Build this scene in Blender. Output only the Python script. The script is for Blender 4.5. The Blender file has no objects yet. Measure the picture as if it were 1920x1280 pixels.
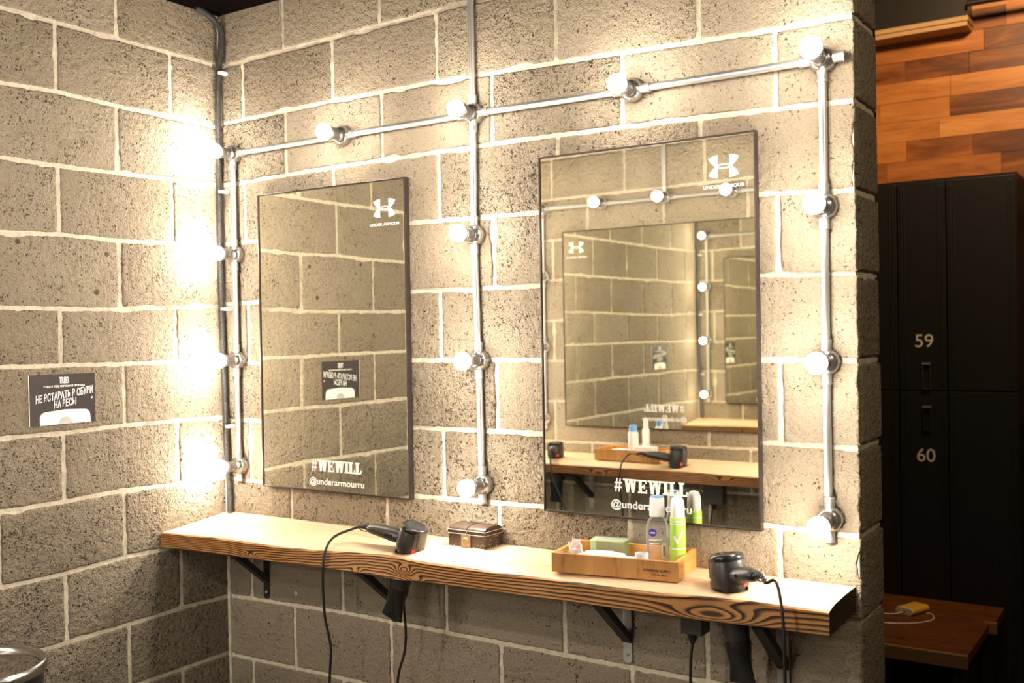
import bpy, math, random
import numpy as np
from mathutils import Vector, Matrix, noise, Euler

PI = math.pi
sc = bpy.context.scene
COL = sc.collection
random.seed(7)

# ---------------------------------------------------------------- camera, world, lights, exposure
cam_d = bpy.data.cameras.new('camera')
cam = bpy.data.objects.new('camera', cam_d)
COL.objects.link(cam)
cam.location = (2.74046, -2.36853, 1.67767)
cam.rotation_euler = (1.561702, 0.017219, 0.584824)
cam_d.sensor_width = 36.0
cam_d.lens = 1922.95 / 1920 * 36.0
cam_d.clip_start = 0.02
cam_d.dof.use_dof = True
cam_d.dof.focus_distance = 2.8
cam_d.dof.aperture_fstop = 3.2
sc.camera = cam

sc.view_settings.view_transform = 'Standard'
sc.view_settings.look = 'None'
sc.view_settings.gamma = 1.0
sc.view_settings.use_curve_mapping = False
sc.view_settings.exposure = 0.0
sc.cycles.caustics_reflective = False
sc.cycles.caustics_refractive = False
sc.cycles.sample_clamp_indirect = 6.0
sc.cycles.max_bounces = 10
sc.cycles.glossy_bounces = 6
sc.cycles.transparent_max_bounces = 12

world = bpy.data.worlds.new('room_ambient')
sc.world = world
world.use_nodes = True
world.node_tree.nodes['Background'].inputs[0].default_value = (1.0, 0.76, 0.46, 1)
world.node_tree.nodes['Background'].inputs[1].default_value = 0.075

BULB_STRENGTH = 420.0
BULB_COLOR = (1.0, 0.885, 0.745, 1)

def area_lamp(name, loc, target, size, energy, color):
    d = bpy.data.lights.new(name, 'AREA')
    d.shape = 'DISK'; d.size = size; d.energy = energy; d.color = color
    o = bpy.data.objects.new(name, d); COL.objects.link(o)
    o.location = loc
    o.rotation_euler = (Vector(target) - Vector(loc)).to_track_quat('-Z', 'Y').to_euler()
    return o
# changing room ceiling lamp over the lockers, plus an unseen lamp added for fill
area_lamp('locker_room_lamp', (2.3, 1.5, 3.42), (1.8, 3.0, 2.5), 0.25, 42, (1.0, 0.62, 0.30))
area_lamp('fill_lamp', (3.3, -0.9, 2.70), (1.9, -0.1, 1.0), 0.35, 9, (1.0, 0.80, 0.54))

# ---------------------------------------------------------------- tagging
def tag(o, label=None, cat=None, group=None, kind=None):
    if label: o['label'] = label
    if cat: o['category'] = cat
    if group: o['group'] = group
    if kind: o['kind'] = kind
    return o

def empty(name, loc=(0, 0, 0), rz=0.0):
    o = bpy.data.objects.new(name, None)
    o.empty_display_size = 0.02
    COL.objects.link(o)
    o.location = loc
    o.rotation_euler = (0, 0, rz)
    return o

def copy_tree(o, parent=None):
    c = o.copy(); COL.objects.link(c)
    if parent is not None: c.parent = parent
    for ch in list(o.children):
        copy_tree(ch, c)
    return c

# ---------------------------------------------------------------- material helpers
class NT:
    def __init__(s, name):
        s.m = bpy.data.materials.new(name); s.m.use_nodes = True
        s.t = s.m.node_tree; s.n = s.t.nodes; s.l = s.t.links
        s.p = s.n['Principled BSDF']
    def add(s, typ, **kw):
        nd = s.n.new(typ)
        for k, v in kw.items(): setattr(nd, k, v)
        return nd
    def _in(s, sock, v):
        if v is None: return
        if isinstance(v, bpy.types.NodeSocket): s.l.new(v, sock)
        else: sock.default_value = v
    def math(s, op, a, b=None, c=None, clamp=False):
        nd = s.add('ShaderNodeMath', operation=op, use_clamp=clamp)
        s._in(nd.inputs[0], a); s._in(nd.inputs[1], b); s._in(nd.inputs[2], c)
        return nd.outputs[0]
    def noise(s, vec, scale, detail=3, rough=0.55, dist=0.0):
        nd = s.add('ShaderNodeTexNoise')
        s._in(nd.inputs['Vector'], vec); s._in(nd.inputs['Scale'], scale)
        nd.inputs['Detail'].default_value = detail; nd.inputs['Roughness'].default_value = rough
        nd.inputs['Distortion'].default_value = dist
        return nd.outputs['Fac']
    def voro(s, vec, scale, feature='F1', out='Distance'):
        nd = s.add('ShaderNodeTexVoronoi', feature=feature)
        s._in(nd.inputs['Vector'], vec); s._in(nd.inputs['Scale'], scale)
        return nd.outputs[out]
    def mapr(s, v, a, b, c=0.0, d=1.0, smooth=False):
        nd = s.add('ShaderNodeMapRange')
        if smooth: nd.interpolation_type = 'SMOOTHSTEP'
        s._in(nd.inputs[0], v); s._in(nd.inputs[1], a); s._in(nd.inputs[2], b); s._in(nd.inputs[3], c); s._in(nd.inputs[4], d)
        return nd.outputs[0]
    def mix(s, f, a, b, blend='MIX'):
        nd = s.add('ShaderNodeMix', data_type='RGBA', blend_type=blend)
        s._in(nd.inputs[0], f)
        for i, v in ((6, a), (7, b)):
            if isinstance(v, tuple) and len(v) == 3: v = v + (1,)
            s._in(nd.inputs[i], v)
        return nd.outputs[2]
    def geo(s): return s.add('ShaderNodeNewGeometry')
    def obj(s): return s.add('ShaderNodeTexCoord').outputs['Object']
    def mapping(s, vec, scale=(1, 1, 1), loc=(0, 0, 0), rot=(0, 0, 0)):
        nd = s.add('ShaderNodeMapping')
        s._in(nd.inputs[0], vec)
        nd.inputs['Location'].default_value = loc; nd.inputs['Rotation'].default_value = rot; nd.inputs['Scale'].default_value = scale
        return nd.outputs[0]
    def sep(s, vec):
        nd = s.add('ShaderNodeSeparateXYZ'); s._in(nd.inputs[0], vec); return nd.outputs
    def comb(s, x, y, z):
        nd = s.add('ShaderNodeCombineXYZ')
        s._in(nd.inputs[0], x); s._in(nd.inputs[1], y); s._in(nd.inputs[2], z); return nd.outputs[0]
    def attr(s, name):
        return s.add('ShaderNodeAttribute', attribute_name=name)
    def bump(s, h, strength, dist, normal=None):
        nd = s.add('ShaderNodeBump')
        s._in(nd.inputs['Height'], h); s._in(nd.inputs['Strength'], strength); s._in(nd.inputs['Distance'], dist)
        if normal is not None: s._in(nd.inputs['Normal'], normal)
        return nd.outputs[0]
    def set(s, color=None, rough=None, metal=None, normal=None, **kw):
        if color is not None:
            if isinstance(color, tuple) and len(color) == 3: color = color + (1,)
            s._in(s.p.inputs['Base Color'], color)
        s._in(s.p.inputs['Roughness'], rough); s._in(s.p.inputs['Metallic'], metal)
        if normal is not None: s._in(s.p.inputs['Normal'], normal)
        for k, v in kw.items(): s._in(s.p.inputs[k.replace('_', ' ')], v)
        return s.m

def simple(name, color, rough=0.5, metal=0.0, vary=0.06, bump=0.0, scale=60, **kw):
    t = NT(name)
    n = t.noise(t.obj(), scale, 4)
    lo = tuple(c * (1 - vary) for c in color); hi = tuple(min(1, c * (1 + vary)) for c in color)
    c = t.mix(n, lo, hi)
    nr = t.bump(n, bump, 0.001) if bump else None
    return t.set(c, rough, metal, nr, **kw)

# concrete block face: open-pored split texture
def mat_block():
    t = NT('concrete_block')
    pos = t.geo().outputs['Position']
    tone = t.attr('tone').outputs['Fac']; rg = t.attr('rough').outputs['Fac']
    big = t.noise(pos, 7, 4, 0.6)
    mid = t.noise(pos, 62, 3, 0.6)
    fine = t.noise(pos, 190, 3, 0.6)
    wp = t.add('ShaderNodeVectorMath', operation='MULTIPLY_ADD')
    t._in(wp.inputs[0], t.add('ShaderNodeTexNoise').outputs['Color']); 
    nz = wp.inputs[0].links[0].from_node; t._in(nz.inputs['Vector'], pos); nz.inputs['Scale'].default_value = 130; nz.inputs['Detail'].default_value = 3
    wp.inputs[1].default_value = (0.008, 0.008, 0.008); t._in(wp.inputs[2], pos)
    v = t.voro(wp.outputs[0], 78)
    v2 = t.voro(wp.outputs[0], 170)
    patch = t.noise(pos, 12, 3, 0.6)
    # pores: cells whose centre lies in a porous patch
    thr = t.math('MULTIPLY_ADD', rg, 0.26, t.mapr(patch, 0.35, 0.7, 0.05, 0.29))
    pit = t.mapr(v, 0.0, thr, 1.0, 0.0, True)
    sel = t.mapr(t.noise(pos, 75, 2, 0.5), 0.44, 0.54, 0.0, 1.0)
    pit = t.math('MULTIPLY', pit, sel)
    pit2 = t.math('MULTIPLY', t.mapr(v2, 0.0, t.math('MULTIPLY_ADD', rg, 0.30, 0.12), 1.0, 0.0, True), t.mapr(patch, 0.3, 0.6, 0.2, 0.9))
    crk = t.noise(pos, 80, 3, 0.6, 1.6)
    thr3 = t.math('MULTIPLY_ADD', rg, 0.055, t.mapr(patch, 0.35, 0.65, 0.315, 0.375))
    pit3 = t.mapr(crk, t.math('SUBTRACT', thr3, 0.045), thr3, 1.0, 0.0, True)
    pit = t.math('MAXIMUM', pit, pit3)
    h = t.math('MULTIPLY_ADD', mid, t.math('MULTIPLY_ADD', rg, 2.2, 0.9), t.math('MULTIPLY', fine, t.math('MULTIPLY_ADD', rg, 0.7, 0.45)))
    h = t.math('SUBTRACT', h, t.math('MULTIPLY', pit, 1.9))
    h = t.math('SUBTRACT', h, t.math('MULTIPLY', pit2, t.math('MULTIPLY_ADD', rg, 0.9, 0.35)))
    lo = (0.270, 0.222, 0.158); hi = (0.430, 0.368, 0.282)
    f = t.math('ADD', t.math('MULTIPLY', big, 0.55), t.math('MULTIPLY_ADD', tone, 0.55, -0.05), clamp=True)
    c = t.mix(f, lo, hi)
    c = t.mix(t.mapr(fine, 0.3, 0.75), t.mix(0.35, c, (0.13, 0.105, 0.07)), c)
    # shade inside the pores painted into the colour, with some dark specks
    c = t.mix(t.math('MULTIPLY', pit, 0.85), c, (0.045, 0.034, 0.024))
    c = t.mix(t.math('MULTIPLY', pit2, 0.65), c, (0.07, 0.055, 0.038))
    # a few dark tar spots on the left wall
    for (sy, sz, sr) in ((-0.735, 1.955, 0.0085), (-0.452, 1.934, 0.0085), (-0.490, 1.818, 0.0100), (-0.722, 2.574, 0.0060)):
        dv = t.add('ShaderNodeVectorMath', operation='DISTANCE'); t._in(dv.inputs[0], wp.outputs[0]); dv.inputs[1].default_value = (0.010, sy + 0.004, sz + 0.004)
        c = t.mix(t.mapr(dv.outputs['Value'], sr * 0.75, sr * 1.05, 0.85, 0.0, True), c, (0.05, 0.038, 0.028))
    nr = t.bump(h, 1.0, 0.0075)
    return t.set(c, 0.92, 0.0, nr, Specular_IOR_Level=0.2)

def mat_mortar():
    t = NT('lime_mortar')
    pos = t.geo().outputs['Position']
    n = t.noise(pos, 45, 5, 0.65); f = t.noise(pos, 260, 3, 0.6)
    c = t.mix(t.mapr(n, 0.3, 0.7), (0.56, 0.49, 0.36), (0.80, 0.73, 0.60))
    c = t.mix(t.mapr(t.noise(pos, 22, 4, 0.7), 0.62, 0.72, 0, 0.6), c, (0.36, 0.30, 0.22))
    h = t.math('MULTIPLY_ADD', f, 0.3, n)
    return t.set(c, 0.9, 0.0, t.bump(h, 1.0, 0.006), Specular_IOR_Level=0.2)

def ring_wood(name, dark, light, pitch, knots, dirx='x'):
    """growth rings running along x, curling round knots given as (x, z, spread, squash)"""
    t = NT(name)
    o = t.obj(); x, y, z = t.sep(o)
    warp = t.noise(t.mapping(o, (2.2, 9, 9)), 1.0, 3, 0.5)
    warp2 = t.noise(t.mapping(o, (9, 30, 30)), 1.0, 2, 0.5)
    fld = t.math('ADD', t.math('MULTIPLY', t.math('SUBTRACT', z, t.math('MULTIPLY', y, 0.25)), 1.0), t.math('MULTIPLY', warp, 0.028))
    fld = t.math('ADD', fld, t.math('MULTIPLY', warp2, 0.006))
    for (kx, kz, B, w, h) in knots:
        dx = t.math('DIVIDE', t.math('SUBTRACT', x, kx), w); dz = t.math('DIVIDE', t.math('SUBTRACT', z, kz), h)
        d2 = t.math('ADD', t.math('MULTIPLY', dx, dx), t.math('MULTIPLY', dz, dz))
        fld = t.math('ADD', fld, t.math('MULTIPLY', t.math('EXPONENT', t.math('MULTIPLY', d2, -1.0)), B))
    k = t.math('MULTIPLY_ADD', x, pitch[1], pitch[0])
    ph = t.math('FRACT', t.math('ADD', t.math('MULTIPLY', t.math('SUBTRACT', fld, 1.062), k), 50.0))
    band = t.mapr(ph, 0.30, 0.74, 0.0, 1.0, True)
    fall = t.mapr(ph, 0.90, 1.0, 1.0, 0.0, True)
    b = t.math('MULTIPLY', band, fall)
    b = t.math('MULTIPLY', b, t.mapr(t.noise(t.mapping(o, (3, 20, 20)), 1.0, 3), 0.2, 0.5, 0.75, 1.0))
    mott = t.noise(t.mapping(o, (14, 60, 60)), 1.0, 4)
    lt = t.mix(mott, tuple(c * 0.72 for c in light), light)
    c = t.mix(b, lt, dark)
    hh = t.math('SUBTRACT', t.math('MULTIPLY', mott, 0.3), t.math('MULTIPLY', b, -0.7))
    return t.set(c, 0.55, 0.0, t.bump(hh, 0.5, 0.0012), Specular_IOR_Level=0.35)

def grain_wood(name, c1, c2, c3, stretch=(3, 40, 40), rough=0.5, bump=0.2, freq=1.0):
    t = NT(name)
    o = t.obj()
    v = t.mapping(o, stretch)
    a = t.noise(v, freq, 5, 0.6, 0.6)
    b = t.noise(t.mapping(o, tuple(k * 3.2 for k in stretch)), freq, 3, 0.6)
    c = t.mix(t.mapr(a, 0.3, 0.7), c1, c2)
    c = t.mix(t.mapr(b, 0.55, 0.75, 0, 0.8), c, c3)
    return t.set(c, rough, 0.0, t.bump(b, bump, 0.0008), Specular_IOR_Level=0.35)

M = {}
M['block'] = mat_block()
M['mortar'] = mat_mortar()
KN = [(0.405, 1.024, 0.020, 0.020, 0.011), (0.80, 1.022, 0.012, 0.015, 0.008), (0.965, 1.040, 0.026, 0.028, 0.013), (1.01, 1.022, 0.014, 0.03, 0.010), (1.85, 1.036, 0.052, 0.10, 0.021)]
M['shelf_front'] = ring_wood('brushed_pine_edge', (0.028, 0.010, 0.003), (0.52, 0.25, 0.075), (195.0, -52.0), KN)
M['shelf_front2'] = ring_wood('brushed_pine_edge_shaded', (0.045, 0.018, 0.007), (0.36, 0.16, 0.055), (120.0, 0.0), [(-0.5, 1.03, 0.03, 0.06, 0.015), (-1.1, 1.04, 0.02, 0.05, 0.012)])  # darker copy of the pine edge, its unlit front put into the colour
M['shelf_top'] = grain_wood('bleached_pine_top', (0.62, 0.42, 0.25), (0.74, 0.54, 0.35), (0.45, 0.27, 0.14), (1.2, 16, 16), 0.5, 0.25)
M['shelf_end'] = grain_wood('stained_shaded_end_grain', (0.045, 0.028, 0.016), (0.08, 0.05, 0.03), (0.02, 0.012, 0.008), (20, 20, 60), 0.7, 0.3)  # end grain stain and the shadow on it, both in the colour
M['galv'] = simple('galvanised_steel', (0.66, 0.66, 0.64), 0.34, 0.85, 0.10, 0.1, 120)
M['cast'] = simple('polished_cast_aluminium', (0.72, 0.71, 0.69), 0.20, 0.95, 0.05, 0.1, 60)
M['socket'] = simple('nickel_lampholder', (0.42, 0.40, 0.38), 0.28, 0.9, 0.1)
M['black_metal'] = simple('black_painted_steel', (0.022, 0.022, 0.024), 0.42, 0.3, 0.15)
M['dark_steel'] = simple('dark_painted_steel', (0.030, 0.034, 0.036), 0.5, 0.4, 0.15)
M['strip_steel'] = simple('dull_zinc_strip', (0.46, 0.47, 0.45), 0.5, 0.5, 0.15)
M['frame'] = simple('brown_black_anodised_frame', (0.045, 0.034, 0.030), 0.32, 0.5, 0.1)
M['hose'] = simple('grey_corrugated_conduit', (0.040, 0.038, 0.035), 0.45, 0.0, 0.2)
M['white_plastic'] = simple('white_plastic', (0.86, 0.85, 0.83), 0.38, 0.0, 0.03)
M['decal'] = simple('white_vinyl', (0.90, 0.90, 0.88), 0.5, 0.0, 0.01)
M['black_plastic'] = simple('satin_black_plastic', (0.034, 0.032, 0.030), 0.33, 0.0, 0.12, 0.05, 200)
M['black_gloss'] = simple('glossy_black_plastic', (0.018, 0.018, 0.019), 0.18, 0.0, 0.1)
M['red'] = simple('red_plastic', (0.72, 0.06, 0.03), 0.4)
M['cord'] = simple('black_rubber_cord', (0.016, 0.015, 0.014), 0.42)
M['ink'] = simple('black_ink', (0.012, 0.011, 0.011), 0.5)
M['crate'] = grain_wood('honey_wood_tray', (0.36, 0.17, 0.048), (0.54, 0.29, 0.095), (0.22, 0.09, 0.025), (16, 16, 3), 0.45, 0.2)
M['crate2'] = grain_wood('amber_wood_tray_ends', (0.58, 0.28, 0.07), (0.74, 0.42, 0.13), (0.45, 0.2, 0.05), (4, 4, 30), 0.4, 0.15)
M['green'] = simple('lime_green_lacquer', (0.42, 0.72, 0.12), 0.3, 0.0, 0.04)
M['cap_white'] = simple('glossy_white_cap', (0.88, 0.89, 0.88), 0.22, 0.0, 0.02)
M['blue'] = simple('sky_blue_plastic', (0.16, 0.36, 0.78), 0.35)
M['navy'] = simple('navy_print', (0.045, 0.03, 0.30), 0.45)
M['silver_print'] = simple('pale_silver_print', (0.80, 0.84, 0.76), 0.35)
M['label_white'] = simple('paper_label', (0.86, 0.84, 0.82), 0.5)
M['grey_print'] = simple('grey_print', (0.30, 0.29, 0.28), 0.6)
M['orange_print'] = simple('orange_print', (0.85, 0.30, 0.12), 0.5)
M['rust'] = simple('worn_brown_leather', (0.038, 0.022, 0.014), 0.40, 0.0, 0.6, 0.4, 120)
M['edge_wear'] = simple('worn_pale_edge', (0.62, 0.50, 0.40), 0.55, 0.0, 0.3)
M['brass'] = simple('tarnished_brass', (0.42, 0.34, 0.20), 0.38, 0.8, 0.3, 0.4, 200)
M['bench'] = grain_wood('dark_varnished_bench', (0.10, 0.032, 0.009), (0.17, 0.060, 0.016), (0.05, 0.016, 0.005), (3, 14, 14), 0.45, 0.15)
M['bench_edge'] = grain_wood('bench_raw_edge', (0.20, 0.11, 0.045), (0.27, 0.16, 0.07), (0.14, 0.07, 0.03), (3, 20, 20), 0.55, 0.15)
M['bin_steel'] = simple('brushed_steel', (0.60, 0.59, 0.57), 0.22, 1.0, 0.04, 0.02, 30)
M['bin_lid'] = simple('mirror_polished_lid', (0.66, 0.63, 0.58), 0.06, 1.0, 0.03)
M['bin_black'] = simple('black_bin_body', (0.015, 0.016, 0.017), 0.3)
M['yellow'] = simple('yellow_plastic', (0.80, 0.50, 0.06), 0.35)
M['cream'] = simple('cream_plastic', (0.85, 0.76, 0.58), 0.35)
M['locker'] = simple('matt_black_locker', (0.010, 0.011, 0.012), 0.42, 0.1, 0.2)
M['trim_wood'] = grain_wood('pale_oak_trim', (0.46, 0.30, 0.15), (0.56, 0.38, 0.20), (0.36, 0.22, 0.10), (3, 50, 50), 0.5, 0.1)
M['black_ceiling'] = simple('black_ceiling', (0.004, 0.003, 0.003), 1.0, Specular_IOR_Level=0.0)
M['floor'] = simple('dark_floor', (0.10, 0.085, 0.07), 0.5, 0.0, 0.2, 0.1, 8)
M['dark_wall'] = simple('dark_wall_paint', (0.10, 0.085, 0.065), 0.8, 0.0, 0.1, 0.1, 30)

def mat_bulb(k=1.0):
    t = NT('lit_bulb')
    t.set((0.9, 0.88, 0.85), 0.3)
    t.p.inputs['Emission Color'].default_value = BULB_COLOR
    t.p.inputs['Emission Strength'].default_value = BULB_STRENGTH * k
    return t.m
M['bulb'] = mat_bulb()
M['bulb_bright'] = mat_bulb(1.15)

def mat_mirror():
    t = NT('mirror_silver')
    n = t.noise(t.obj(), 3, 2)
    return t.set(t.mix(n, (0.93, 0.925, 0.82), (0.94, 0.93, 0.83)), 0.0, 1.0)
M['mirror'] = mat_mirror()

def mat_clear(name, col, rough=0.03, alpha=0.25):
    t = NT(name)
    n = t.noise(t.obj(), 30, 2)
    t.set(t.mix(n, tuple(c * 0.97 for c in col), col), rough, 0.0, None)
    tr = t.add('ShaderNodeBsdfTransparent'); tr.inputs[0].default_value = tuple(0.85 + 0.15 * c for c in col) + (1,)
    mx = t.add('ShaderNodeMixShader'); fr = t.add('ShaderNodeFresnel'); fr.inputs[0].default_value = 1.45
    f = t.math('ADD', fr.outputs[0], alpha, clamp=True)
    t.l.new(f, mx.inputs[0]); t.l.new(tr.outputs[0], mx.inputs[1]); t.l.new(t.p.outputs[0], mx.inputs[2])
    t.l.new(mx.outputs[0], t.n['Material Output'].inputs[0])
    return t.m
M['clear'] = mat_clear('clear_plastic', (0.86, 0.86, 0.90), 0.05, 0.06)
M['film'] = mat_clear('crinkled_cellophane', (0.92, 0.90, 0.92), 0.12, 0.25)
M['green_glass'] = mat_clear('pale_green_glass', (0.80, 0.93, 0.74), 0.05, 0.08)
M['frost'] = mat_clear('frosted_plastic', (0.88, 0.92, 0.97), 0.25, 0.5)

def mat_planks():
    t = NT('reclaimed_wood_planks')
    tone = t.attr('tone').outputs['Fac']
    pos = t.obj()
    off = t.comb(t.math('MULTIPLY', tone, 17.0), 0.0, t.math('MULTIPLY', tone, 5.0))
    vm = t.add('ShaderNodeVectorMath', operation='ADD'); t._in(vm.inputs[0], pos); t._in(vm.inputs[1], off)
    a = t.noise(t.mapping(vm.outputs[0], (2.2, 9, 13)), 1.0, 5, 0.6, 0.8)
    b = t.noise(t.mapping(vm.outputs[0], (6, 60, 90)), 1.0, 4, 0.6)
    r = t.add('ShaderNodeValToRGB')
    e = r.color_ramp.elements
    e[0].position = 0.0; e[0].color = (0.11, 0.028, 0.008, 1)
    e[1].position = 1.0; e[1].color = (0.68, 0.33, 0.10, 1)
    x = e.new(0.32); x.color = (0.34, 0.115, 0.025, 1)
    x = e.new(0.62); x.color = (0.52, 0.20, 0.045, 1)
    f = t.math('ADD', t.math('MULTIPLY', tone, 0.75), t.mapr(a, 0.3, 0.7, -0.22, 0.28), clamp=True)
    t.l.new(f, r.inputs[0])
    c = t.mix(t.mapr(b, 0.5, 0.75, 0, 0.45), r.outputs[0], (0.10, 0.03, 0.01))
    return t.set(c, 0.45, 0.0, t.bump(b, 0.2, 0.001))
M['planks'] = mat_planks()

# ---------------------------------------------------------------- mesh builder
class MB:
    def __init__(s):
        s.v = []; s.f = []; s.m = []; s.sm = []; s.at = {}
    def add(s, verts, faces, mat=0, smooth=False):
        b = len(s.v); s.v += [tuple(v) for v in verts]
        for f in faces:
            s.f.append(tuple(b + i for i in f)); s.m.append(mat); s.sm.append(smooth)
        return b
    def box(s, x0, x1, y0, y1, z0, z1, mat=0, xf=None):
        v = [Vector((x, y, z)) for z in (z0, z1) for y in (y0, y1) for x in (x0, x1)]
        if xf: v = [xf @ p for p in v]
        s.add(v, [(0, 2, 3, 1), (4, 5, 7, 6), (0, 1, 5, 4), (2, 6, 7, 3), (0, 4, 6, 2), (1, 3, 7, 5)], mat)
        return s
    def rings(s, rings, mat=0, smooth=True, cap0=True, cap1=True, closed=True):
        n = len(rings[0]); b = len(s.v)
        for r in rings: s.v += [tuple(p) for p in r]
        for i in range(len(rings) - 1):
            for j in range(n if closed else n - 1):
                k = (j + 1) % n
                s.f.append((b + i * n + j, b + i * n + k, b + (i + 1) * n + k, b + (i + 1) * n + j)); s.m.append(mat); s.sm.append(smooth)
        if cap0: s.f.append(tuple(b + j for j in reversed(range(n)))); s.m.append(mat); s.sm.append(False)
        if cap1: s.f.append(tuple(b + (len(rings) - 1) * n + j for j in range(n))); s.m.append(mat); s.sm.append(False)
        return s
    def tube(s, pts, rad, seg=14, mat=0, caps=True, flat=1.0, smooth=True):
        pts = [Vector(p) for p in pts]
        n = len(pts)
        rr = rad if isinstance(rad, (list, tuple)) else [rad] * n
        t0 = (pts[1] - pts[0]).normalized()
        up = Vector((0, 0, 1)) if abs(t0.z) < 0.9 else Vector((0, 1, 0))
        nx = t0.cross(up).normalized(); out = []
        for i in range(n):
            if i == 0: t = pts[1] - pts[0]
            elif i == n - 1: t = pts[-1] - pts[-2]
            else: t = pts[i + 1] - pts[i - 1]
            t.normalize()
            nx = (nx - t * nx.dot(t)).normalized(); ny = t.cross(nx)
            out.append([pts[i] + rr[i] * (math.cos(a) * nx + flat * math.sin(a) * ny) for a in [2 * PI * k / seg for k in range(seg)]])
        return s.rings(out, mat, smooth, caps, caps)
    def lathe(s, prof, origin=(0, 0, 0), axis=(0, 0, 1), seg=28, mat=0, caps=True, sx=1.0, sy=1.0, smooth=True):
        o = Vector(origin); ax = Vector(axis).normalized()
        up = Vector((0, 0, 1)) if abs(ax.z) < 0.9 else Vector((1, 0, 0))
        if abs(ax.z) >= 0.9: nx = Vector((1, 0, 0)); nx = (nx - ax * nx.dot(ax)).normalized()
        else: nx = up.cross(ax).normalized()
        ny = ax.cross(nx)
        out = []
        for r, h in prof:
            out.append([o + ax * h + r * (sx * math.cos(a) * nx + sy * math.sin(a) * ny) for a in [2 * PI * k / seg for k in range(seg)]])
        return s.rings(out, mat, smooth, caps, caps)
    def prism(s, poly, d0, d1, plane='xz', mat=0):
        """extrude a 2-D polygon; plane xz goes along y, xy along z, yz along x"""
        def P(p, d):
            return {'xz': (p[0], d, p[1]), 'xy': (p[0], p[1], d), 'yz': (d, p[0], p[1])}[plane]
        n = len(poly)
        v = [P(p, d0) for p in poly] + [P(p, d1) for p in poly]
        f = [tuple(range(n)), tuple(range(2 * n - 1, n - 1, -1))] + [(i, i + n, (i + 1) % n + n, (i + 1) % n) for i in range(n)]
        return s.add(v, f, mat) and s or s
    def build(s, name, mats, parent=None, bevel=0.0, seg=2, angle=40, attrs=None):
        me = bpy.data.meshes.new(name)
        me.from_pydata(s.v, [], s.f)
        if not isinstance(mats, (list, tuple)): mats = [mats]
        for m in mats: me.materials.append(m)
        me.polygons.foreach_set('material_index', s.m)
        me.polygons.foreach_set('use_smooth', s.sm)
        if attrs:
            for k, vals in attrs.items():
                a = me.attributes.new(k, 'FLOAT', 'FACE'); a.data.foreach_set('value', vals)
        me.update()
        if any(s.sm): me.set_sharp_from_angle(angle=math.radians(angle))
        import bmesh
        bm = bmesh.new(); bm.from_mesh(me); bmesh.ops.recalc_face_normals(bm, faces=bm.faces); bm.to_mesh(me); bm.free()
        o = bpy.data.objects.new(name, me); COL.objects.link(o)
        if parent is not None: o.parent = parent
        if bevel:
            md = o.modifiers.new('bevel', 'BEVEL'); md.width = bevel; md.segments = seg; md.limit_method = 'ANGLE'; md.angle_limit = math.radians(35)
            md.harden_normals = False
        return o

def smooth_path(pts, n=8):
    P = [Vector(p) for p in pts]; P = [2 * P[0] - P[1]] + P + [2 * P[-1] - P[-2]]
    out = []
    for i in range(1, len(P) - 2):
        for k in range(n):
            t = k / n
            a, b, c, d = P[i - 1], P[i], P[i + 1], P[i + 2]
            out.append(0.5 * ((2 * b) + (c - a) * t + (2 * a - 5 * b + 4 * c - d) * t * t + (3 * b - a - 3 * c + d) * t ** 3))
    out.append(P[-2]); return out

def text_mesh(body, size, mat, name='lettering', parent=None, bold=0.0, depth=0.0003, width=None, shear=0.0, align='CENTER', height=None):
    cu = bpy.data.curves.new(name, 'FONT')
    cu.body = body; cu.size = size; cu.align_x = align; cu.align_y = 'CENTER'; cu.offset = bold; cu.extrude = depth; cu.shear = shear
    tmp = bpy.data.objects.new('tmp', cu); COL.objects.link(tmp)
    dg = bpy.context.evaluated_depsgraph_get()
    me = bpy.data.meshes.new_from_object(tmp.evaluated_get(dg))
    bpy.data.objects.remove(tmp); bpy.data.curves.remove(cu)
    xs = [v.co.x for v in me.vertices]; ys = [v.co.y for v in me.vertices]
    if width and xs:
        k = width / (max(xs) - min(xs)); cx = (max(xs) + min(xs)) / 2
        for v in me.vertices: v.co.x = (v.co.x - cx) * k
    if height and ys:
        k = height / (max(ys) - min(ys)); cy = (max(ys) + min(ys)) / 2
        for v in me.vertices: v.co.y = (v.co.y - cy) * k
    me.materials.clear(); me.materials.append(mat)
    o = bpy.data.objects.new(name, me); COL.objects.link(o)
    if parent is not None: o.parent = parent
    return o

# ---------------------------------------------------------------- block walls
def interp(pts, u):
    if u <= pts[0][0]: return pts[0][1]
    for a, b in zip(pts, pts[1:]):
        if u <= b[0]: return a[1] + (b[1] - a[1]) * (u - a[0]) / (b[0] - a[0] + 1e-9)
    return pts[-1][1]

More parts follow.
